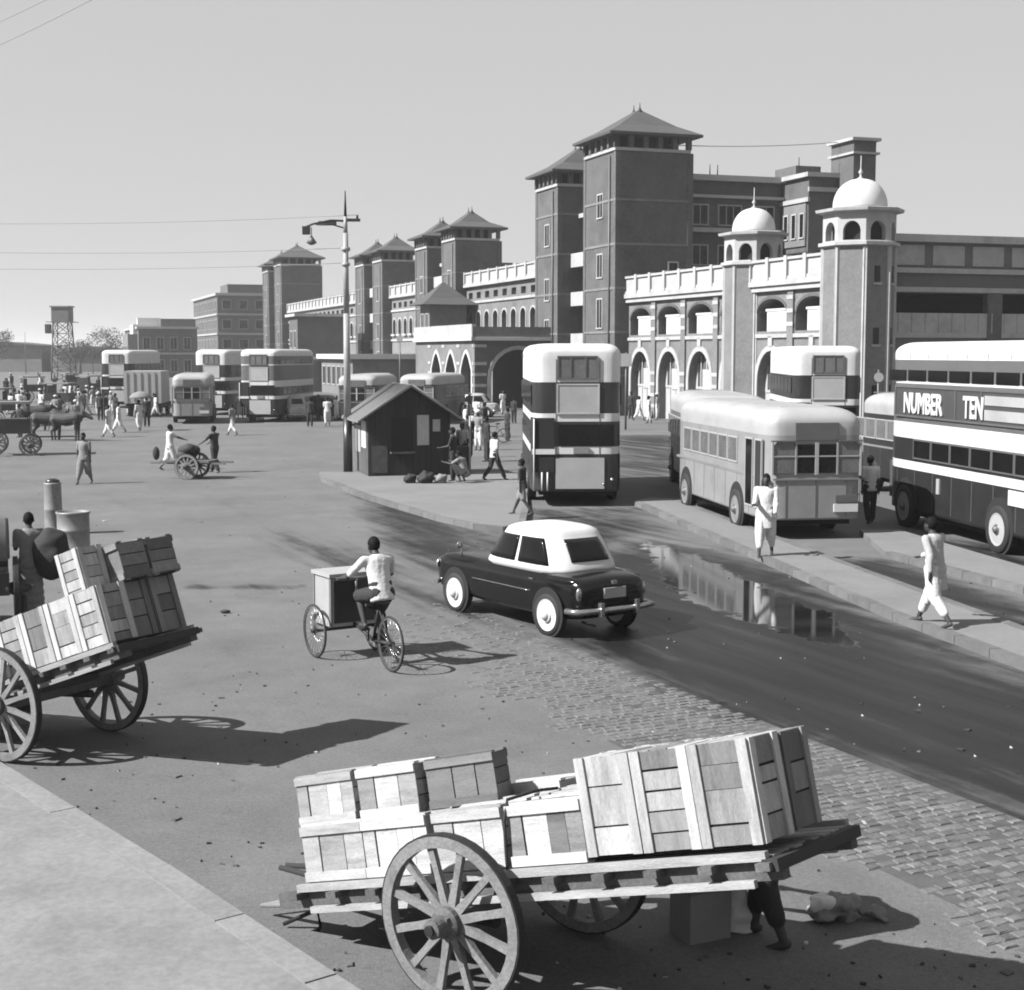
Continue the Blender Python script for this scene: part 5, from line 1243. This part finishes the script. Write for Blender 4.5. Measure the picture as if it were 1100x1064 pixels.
q = MB(); q.cyl((-1.15, 0, 8.4), (-1.15, 0, 8.1), .015); q.lathe([(.03, .0), (.06, -.05), (.18, -.22), (.16, -.24), (.05, -.3)], 16, (-1.15, 0, 8.1)); q.build('lamp_shade', mid_p, pl_)
wire_m = mat('wire', .4, .7, .1, 3, 0)
def wire(a, b, sag, label, r=.009, n=16):
    a, b = Vector(a), Vector(b)
    q = MB(); q.tube([a.lerp(b, k / n) - Vector((0, 0, sag * 4 * (k / n) * (1 - k / n))) for k in range(n + 1)], r, 5)
    tag(q.build('overhead_wire', wire_m), label, 'wire', 'overhead wires')
def at(px, py, Y):
    a = (px - 550) / F; b = (532 - py) / F; d = Vector((a, math.cos(PITCH) + b * math.sin(PITCH), -math.sin(PITCH) + b * math.cos(PITCH))); return Vector((0, 0, CAM_H)) + d * (Y / d.y)
wire(lp0 + Vector((.4, 0, 8.8)), at(-80, 240, 52), .12, 'uppermost of the three wires running left from the lamp pole')
wire(lp0 + Vector((0, 0, 7.7)), at(-80, 270, 52), .12, 'middle of the three wires running left from the lamp pole')
wire(lp0 + Vector((0, 0, 7.2)), at(-80, 288, 52), .12, 'lowest of the three wires running left from the lamp pole')
wire(at(-40, 41, 30), at(120, -38, 26), .05, 'upper of the two thin wires crossing the top left corner', .007)
wire(at(-40, 66, 30), at(150, -28, 26), .05, 'lower of the two thin wires crossing the top left corner', .007)
wire(B(-2.5, 3, 18.0), B(-2, 16.5, 18.8), .2, 'thin wire from the largest tower roof to the stair tower', .03)

# ------------------------------------------------------------------ lattice tower and far masts at the left
lt = thing('lattice_tower', 'tall lattice tower with a square cabin rising over the crowd at far left', 'tower', (-69, 226, 0))
q = MB()
for sx in (-1, 1):
    for sy in (-1, 1): q.cyl((sx * 1.5, sy * 1.5, 0), (sx * 1.1, sy * 1.1, 9.0), .12, .1, 6)
for k in range(5):
    z0, z1 = k * 1.8, (k + 1) * 1.8; a = 1.5 - .4 * z0 / 9; b_ = 1.5 - .4 * z1 / 9
    for (p, r_) in (((-1, -1), (1, -1)), ((1, -1), (1, 1)), ((1, 1), (-1, 1)), ((-1, 1), (-1, -1))):
        q.cyl((p[0] * a, p[1] * a, z0), (r_[0] * b_, r_[1] * b_, z1), .06, None, 5); q.cyl((r_[0] * a, r_[1] * a, z0), (p[0] * b_, p[1] * b_, z1), .06, None, 5); q.cyl((p[0] * b_, p[1] * b_, z1), (r_[0] * b_, r_[1] * b_, z1), .06, None, 5)
q.build('lattice', mid_p, lt)
q = MB(); q.box(-1.3, 1.3, -1.3, 1.3, 9.0, 11.2); q.build('cabin', mid_p, lt)
MB().box(-1.5, 1.5, -1.5, 1.5, 11.2, 11.4).build('roof', grey_p, lt); MB().box(-2.0, 2.0, -1.8, 1.8, 8.9, 8.99).build('platform', mid_p, lt); MB().box(-2.2, -1.5, -1.7, -.6, 7.2, 8.6).build('signal_box', dark_p, lt)
for k, (px_, h_, lb) in enumerate(((28, 8.5, 'thin bare mast leftmost on the hazy skyline'), (100, 6.8, 'short thin mast right of the lattice tower'), (166, 10.5, 'thin mast rising above the dark warehouse'), (152, 10, 'thin mast above the pale stepped roof'))):
    o = MB().cyl((0, 0, 0), (0, 0, h_), .1, .05, 6).build('mast', mid_p, None, G(px_, 402)); tag(o, lb, 'mast', 'thin masts on the skyline')
for k, (px_, py_, h_, lb) in enumerate(((430, 446, 5.5, 'slender pole with small round sign beyond the kiosk roof'), (672, 462, 4.2, 'short pole with sign between the tall bus and the arcade'), (942, 476, 3.4, 'pole with pale notice between the buses at right'))):
    t = thing('sign_pole', lb, 'sign', G(px_, py_)); MB().cyl((0, 0, 0), (0, 0, h_), .06, .045, 8).build('pole', mid_p, t)
    q = MB(); q.box(-.3, .3, -.09, -.06, h_ - .75, h_ - .05) if k % 2 else q.lathe([(.22, -.015), (.22, .015)], 20, M=Matrix.Translation((0, -.07, h_ - .35)) @ Matrix.Rotation(math.pi / 2, 4, 'X')); q.build('sign_plate', cream, t)
# distant trees
def tree(loc, h, label, seed):
    r_ = random.Random(seed); t = thing('tree', label, 'tree', loc, 0, 'distant trees on the skyline')
    q = MB(); q.cyl((0, 0, 0), (0, 0, h * .5), .3, .2, 7)
    for k in range(5): a = r_.uniform(0, 6.3); q.cyl((0, 0, h * .4), (math.cos(a) * h * .25, math.sin(a) * h * .25, h * .72), .15, .05, 5)
    q.build('trunk', old_wood, t)
    c = MB(); cl = [(r_.uniform(-1, 1) * h * .38, r_.uniform(-1, 1) * h * .38, h * r_.uniform(.5, .9), r_.uniform(.12, .22) * h) for k in range(12)]
    for (x, y, z, r0) in cl:
        for k in range(200):
            d = Vector((r_.gauss(0, 1), r_.gauss(0, 1), r_.gauss(0, .8))).normalized() * r0 * r_.uniform(.6, 1.05); s = r_.uniform(.15, .35)
            p = Vector((x, y, z)) + d; a, b_ = Vector((r_.uniform(-1, 1), r_.uniform(-1, 1), r_.uniform(-1, 1))).normalized() * s, Vector((r_.uniform(-1, 1), r_.uniform(-1, 1), r_.uniform(-1, 1))).normalized() * s
            c.add([p, p + a, p + b_], [(0, 1, 2)])
    c.build('crown', leaf_m, t)
for k, (px_, Y, h, lb) in enumerate(((-10, 300, 9, 'distant round tree at the left edge of the skyline'), (88, 300, 7.5, 'distant low tree right of the lattice tower'), (112, 280, 8.5, 'distant tree left of the lone double decker'))):
    tree(((px_ - 550) / F * Y, Y, 0), h, lb, k)

# ------------------------------------------------------------------ people in the square
P = lambda px_, py_, z=0: G(px_, py_, z)
person('man in loose white shirt and dhoti standing on the island behind the grey bus', P(822, 597, .12), R(165), True, step=.22, arms=((10, 30), (25, 60)), shirt=cl_white, lower='dhoti', sleeves='long')
person('man in pale shirt and wrapped cloth walking along the island with arms swinging', P(1003, 672, .12), R(35), True, step=.42, arms=((-25, 25), (30, 40)), shirt=cl_pale, lower='dhoti', sleeves='long', bend=6)
person('boy in white shirt and dark trousers standing between grey bus and advert bus', P(934, 562), R(10), False, step=.1, lower='trousers', low_m=cl_dark)
person('thin bare legged boy stepping off the kerb beside the tall double decker', P(561, 553, .12), R(70), False, step=.35, shirt=cl_dark, lower='shorts', low_m=cl_grey, scale=.86)
person('man in dark clothes leaning at the kiosk counter', P(487, 517, .12), R(80), False, shirt=cl_dark, lower='trousers', low_m=cl_dark, scale=1.02, arms=((20, 60), (10, 10)))
person('man squatting near the kiosk counter', P(500, 519, .12), R(60), False, shirt=cl_grey, lower='dhoti', low_m=cl_dark, seat={'pelvis': (0, 0, .32), 'knees': [(-.14, .3, .55), (.14, .3, .55)], 'ankles': [(-.12, .12, .09), (.12, .12, .09)]}, bend=20, arms=((60, 40), (60, 40)))
person('man in white standing just behind the kiosk counter', P(497, 506, .12), R(150), False, lower='trousers', low_m=cl_dark)
person('man in pale shirt and dark trousers walking right of the kiosk', P(531, 516, .12), R(-60), False, step=.4, lower='trousers', low_m=cl_dark, scale=.95)
person('man carrying a load on his back, walking alone across the open square', P(91, 520), R(170), False, step=.3, shirt=cl_grey, lower='dhoti', low_m=cl_grey)
person('man in white shirt pushing the handcart from the left', P(183, 505), R(-60), False, step=.35, lower='dhoti', arms=((60, 10), (60, 10)))
person('man in dark clothes at the right end of the handcart', P(231, 508), R(60), False, step=.25, shirt=cl_dark, lower='trousers', low_m=cl_dark, arms=((50, 10), (50, 10)))
person('labourer with round bundle on his back standing beyond the left cart', P(34, 662), R(20), True, step=.15, shirt=cl_grey, lower='lungi', low_m=cl_grey, arms=((20, 70), (20, 70)), sleeves='short')
bu = MB(); bu.ball((0, 0, 0), 1, 0, 18, (.3, .26, .42)); me = remeshed(bu, 'bundle', .03, cl_dark, 2)
lump(me, .04, 5)
o = obj('round_bundle', me, None, P(34, 662) + Vector((.36, -.02, 1.0))); tag(o, 'large dark round bundle on the back of the labourer beyond the left cart', 'bundle')
# man bending under the raised end of the near cart
mc = P(820, 1010)
person('barelegged man bending at the raised end of the near cart, hidden behind its crates', mc, R(65), True, bend=60, shirt=cl_grey, lower='dhoti', low_m=cl_dark, step=.1, arms=((75, 10), (70, 20)), sleeves='short', scale=1.0)
crowd_a = person('man in white walking left among the crowd by the lone double decker', P(117, 470), R(80), False, step=.4)
person('dark shirted man in white dhoti standing before the far buses', P(250, 468), R(60), False, step=.45, shirt=cl_grey)
cp = {'walk': crowd_a,
      'stand': person('man in white standing by the far double decker tail', P(352, 458), R(10), False, step=.08),
      'dark': person('dark clothed figure standing by the lamp pole in the distance', P(333, 459), R(0), False, shirt=cl_dark, lower='trousers', low_m=cl_dark),
      'turban': person('turbaned man in grey near the porch arch', P(505, 452), R(120), False, shirt=cl_grey, lower='dhoti', hat='turban')}
spots = [('walk', 128, 465, 'man walking right among the crowd, ahead of the umbrella carrier'), ('stand', 150, 463, 'man in white beneath the pale umbrella'), ('dark', 158, 459, 'dark figure just right of the umbrella carrier'), ('turban', 60, 452, 'turbaned man behind the carriage team'), ('dark', 108, 452, 'dark figure before the lone double decker left wheel'),
         ('walk', 92, 446, 'man in white in the crowd below the lattice tower'), ('stand', 45, 447, 'man in white left of the turbaned man'), ('dark', 30, 446, 'dark figure behind the carriage'), ('turban', 100, 438, 'distant turbaned man left of the lone double decker'), ('walk', 512, 459, 'man in white walking below the porch side arches'),
         ('dark', 521, 470, 'dark figure crossing in front of the small pale car'), ('stand', 540, 446, 'distant white clad man at the foot of the dark arch'), ('walk', 686, 452, 'man in white at the foot of the arcade right of the tall bus'), ('stand', 697, 455, 'second white clad man near the arcade foot'), ('turban', 706, 451, 'turbaned man right of the pair near the arcade'),
         ('dark', 678, 450, 'dark figure beside the flank of the tall bus'), ('stand', 258, 450, 'man in white standing among the far buses'), ('walk', 12, 446, 'man in white furthest left in the crowd'), ('dark', 78, 440, 'dark figure below the lattice tower'), ('stand', 70, 432, 'tiny white clad man far behind the carriage'),
         ('walk', 118, 434, 'tiny man far behind the lone double decker'), ('turban', 24, 434, 'tiny turbaned man at far left'), ('dark', 88, 428, 'tiny dark figure near the sheds'), ('stand', 362, 452, 'man in white just left of the lamp pole'), ('walk', 415, 462, 'man seen beyond the kiosk roof'), ('dark', 545, 474, 'dark figure with bicycle right of the kiosk'), ('stand', 500, 470, 'man in white standing behind the kiosk counter')]
spots += [('dark', 503, 492, 'dark figure just beyond the kiosk counter'), ('turban', 514, 484, 'turbaned man beyond the kiosk, left of the bicycle'), ('dark', 523, 496, 'dark figure standing behind the walking man by the kiosk'), ('walk', 508, 478, 'man in white walking beyond the kiosk counter'),
          ('dark', 552, 455, 'dark figure right of the porch arch foot'), ('stand', 494, 448, 'man in white at the left corner of the porch'), ('dark', 690, 444, 'dark figure under the first arcade arch'), ('walk', 668, 446, 'man in white emerging beside the tall bus'), ('dark', 22, 470, 'dark figure beside the carriage wheel'), ('turban', 82, 462, 'turbaned man right of the bullock team'), ('dark', 210, 452, 'dark figure before the small distant bus'), ('dark', 342, 452, 'second dark figure left of the lamp pole')]
for kd, px_, py_, lb in spots:
    dup(cp[kd], lb, P(px_, py_), rnd.uniform(-3, 3), scale=rnd.uniform(.92, 1.05))
for k in range(64):
    kd = rnd.choice(['walk', 'dark', 'dark', 'turban', 'stand'])
    o = dup(cp[kd], {'walk': 'tiny striding white clad figure', 'stand': 'tiny standing white clad figure', 'dark': 'tiny dark clad figure', 'turban': 'tiny turbaned grey clad figure'}[kd] + ' in the far left crowd', P(rnd.uniform(-12, 172), rnd.uniform(412, 452)), rnd.uniform(-3, 3), 'tiny figures of the far left crowd', rnd.uniform(.9, 1.05))
um = thing('umbrella', 'pale umbrella held open over a man in the distant crowd', 'umbrella', P(150, 463) + Vector((.1, 0, 0)))
q = MB(); q.lathe([(.62, 1.75), (.58, 1.86), (.4, 2.02), (.2, 2.1), (.02, 2.13)], 16); q.build('canopy', cl_grey, um); MB().cyl((0, 0, 1.0), (0, 0, 2.15), .012, None, 6).build('shaft', iron, um)

# handcart between the two men
hc = thing('loaded_handcart', 'small handcart with dark load pushed by two men across the square', 'cart', P(207, 514), R(-10))
q = MB(); q.box(-.75, .75, -.45, .45, .55, .62); q.box(-1.3, 1.3, -.4, -.34, .5, .56); q.box(-1.3, 1.3, .34, .4, .5, .56); q.build('bed', old_wood, hc)
cart_wheel(hc, (0, -.5, .42), .42); cart_wheel(hc, (0, .5, .42), .42)
q = MB()
for k in range(7): q.ball((rnd.uniform(-.5, .5), rnd.uniform(-.25, .25), .75 + rnd.uniform(0, .25)), 1, 0, 10, (.26, .22, .18))
tag(q.build('load_of_sacks', dark_wood, None, P(207, 514), R(-10)), 'heap of dark sacks on the small handcart', 'sacks')
bg2 = MB(); bg2.ball((0, 0, .35), 1, 0, 10, (.14, .12, .26)); tag(bg2.build('bag', cl_dark, None, P(168, 497)), 'dark bag hanging beside the man pushing the handcart', 'bag')

# carriage and bullocks at the left
def carriage(label, loc, rz, group=None):
    t = thing('horse_carriage', label, 'carriage', loc, rz, group)
    q = MB(); q.box(-.6, .6, -.9, .9, .9, 1.5); q.box(-.6, .6, -.9, -.6, 1.5, 2.0); q.build('body', dark_p, t)
    q = MB(); q.box(-.7, .7, -1.0, .9, 2.1, 2.2); q.build('canopy', grey_p, t)
    for s in (-1, 1):
        for y in (-.85, .8): MB().cyl((s * .62, y, 1.5), (s * .62, y, 2.1), .025, None, 6).build('canopy_post', iron, t)
        cart_wheel(t, (s * .75, -.55, .5), .5).rotation_euler = (0, 0, Q); cart_wheel(t, (s * .75, .85, .42), .42).rotation_euler = (0, 0, Q)
    q = MB(); q.box(-.06, .06, .9, 2.9, .7, .76); q.build('pole', old_wood, t)
    return t
ca = carriage('dark horse carriage with pale canopy standing at the left edge', P(10, 489), R(-75))
dup(ca, 'second dark carriage standing behind the first, below the lattice tower', P(66, 446), R(-100)); dup(ca, 'distant carriage at the foot of the lone double decker', P(96, 430), R(-20)); dup(ca, 'dark carriage furthest left behind the first', P(-4, 458), R(-110)); dup(ca, 'small distant carriage left of the lattice tower', P(36, 432), R(-60)); dup(ca, 'distant carriage between the lattice tower and lone bus', P(76, 424), R(30))
def animal(label, loc, rz, kind='bullock', group=None, m=hide_m):
    t = thing(kind, label, kind, loc, rz, group); b = MB()
    seg(b, (0, -.55, 1.08), .28, (0, 0, 1.02), .32); seg(b, (0, 0, 1.02), .32, (0, .5, 1.1), .3); seg(b, (0, .5, 1.2), .22, (0, .9, 1.42 if kind == 'horse' else 1.25), .14)
    hz = 1.52 if kind == 'horse' else 1.28
    seg(b, (0, .9, hz), .13, (0, 1.25, hz - .2), .075); seg(b, (0, .42, 1.35), .14, (0, .3, 1.4), .12)
    for s in (-1, 1):
        seg(b, (s * .16, .5, .95), .13, (s * .17, .52, .52), .065); seg(b, (s * .17, .52, .52), .065, (s * .17, .5, .06), .05)
        seg(b, (s * .16, -.58, 1.0), .17, (s * .18, -.5, .68), .1); seg(b, (s * .18, -.5, .68), .085, (s * .18, -.68, .46), .06); seg(b, (s * .18, -.68, .46), .055, (s * .18, -.64, .06), .05)
        seg(b, (s * .1, .88, hz + .08), .04, (s * .2, .84, hz + .1), .025)
    seg(b, (0, -.8, 1.15), .035, (0, -.88, .55), .03)
    obj('body', remeshed(b, 'body', .03, m, 2), t)
    if kind == 'bullock':
        q = MB()
        for s in (-1, 1): q.tube([(s * .07, .92, 1.4), (s * .18, .9, 1.52), (s * .2, .92, 1.68)], [.03, .02, .008], 6)
        q.build('horns', stone_t, t)
    return t
bk = animal('dark bullock nearest us in the team right of the carriage', P(52, 473), R(-82), 'bullock', 'bullocks of the carriage team')
dup(bk, 'dark bullock right of its team mate, before the crowd', P(72, 474), R(-95)); dup(bk, 'bullock standing behind the other two', P(38, 463), R(-80))
# cyclist behind the kiosk
def bicycle(label, loc, rz):
    t = thing('bicycle', label, 'bicycle', loc, rz); bike_wheel(t, (0, 0, .34), .34); bike_wheel(t, (0, 1.05, .34), .34)
    q = MB(); q.tube([(0, 0, .34), (0, .4, .32), (0, .3, .85)], .018, 6); q.tube([(0, .34, .75), (0, .9, .82), (0, 1.05, .34)], .018, 6); q.tube([(0, .4, .32), (0, .9, .78)], .018, 6); q.tube([(0, 0, .34), (0, .33, .78)], .014, 6); q.build('frame', iron, t)
    MB().ball((0, .28, .9), 1, 0, 10, (.08, .13, .04)).build('saddle', dark_p, t)
    q = MB(); q.tube([(-.27, .78, .98), (-.2, .88, 1.0), (.2, .88, 1.0), (.27, .78, .98)], .014, 6); q.cyl((0, .9, .8), (0, .88, 1.0), .014); q.build('handlebar', chrome, t)
    return t
bicycle('black bicycle standing right of the kiosk before the porch', P(541, 476), R(100))

# ------------------------------------------------------------------ air: thin even haze
hz = MB(); hz.box(-3200, 3200, -250, 4700, -1, 40); ho = hz.build('haze', []); tag(ho, kind='stuff')
hm_ = bpy.data.materials.new('haze_air'); hm_.use_nodes = True; hn = hm_.node_tree.nodes; hn.clear()
hv = hn.new('ShaderNodeVolumePrincipled'); hv.inputs['Color'].default_value = (.9, .9, .9, 1); hv.inputs['Density'].default_value = .00038; hv.inputs['Anisotropy'].default_value = .2
hout = hn.new('ShaderNodeOutputMaterial'); hm_.node_tree.links.new(hv.outputs[0], hout.inputs['Volume']); ho.data.materials.append(hm_)
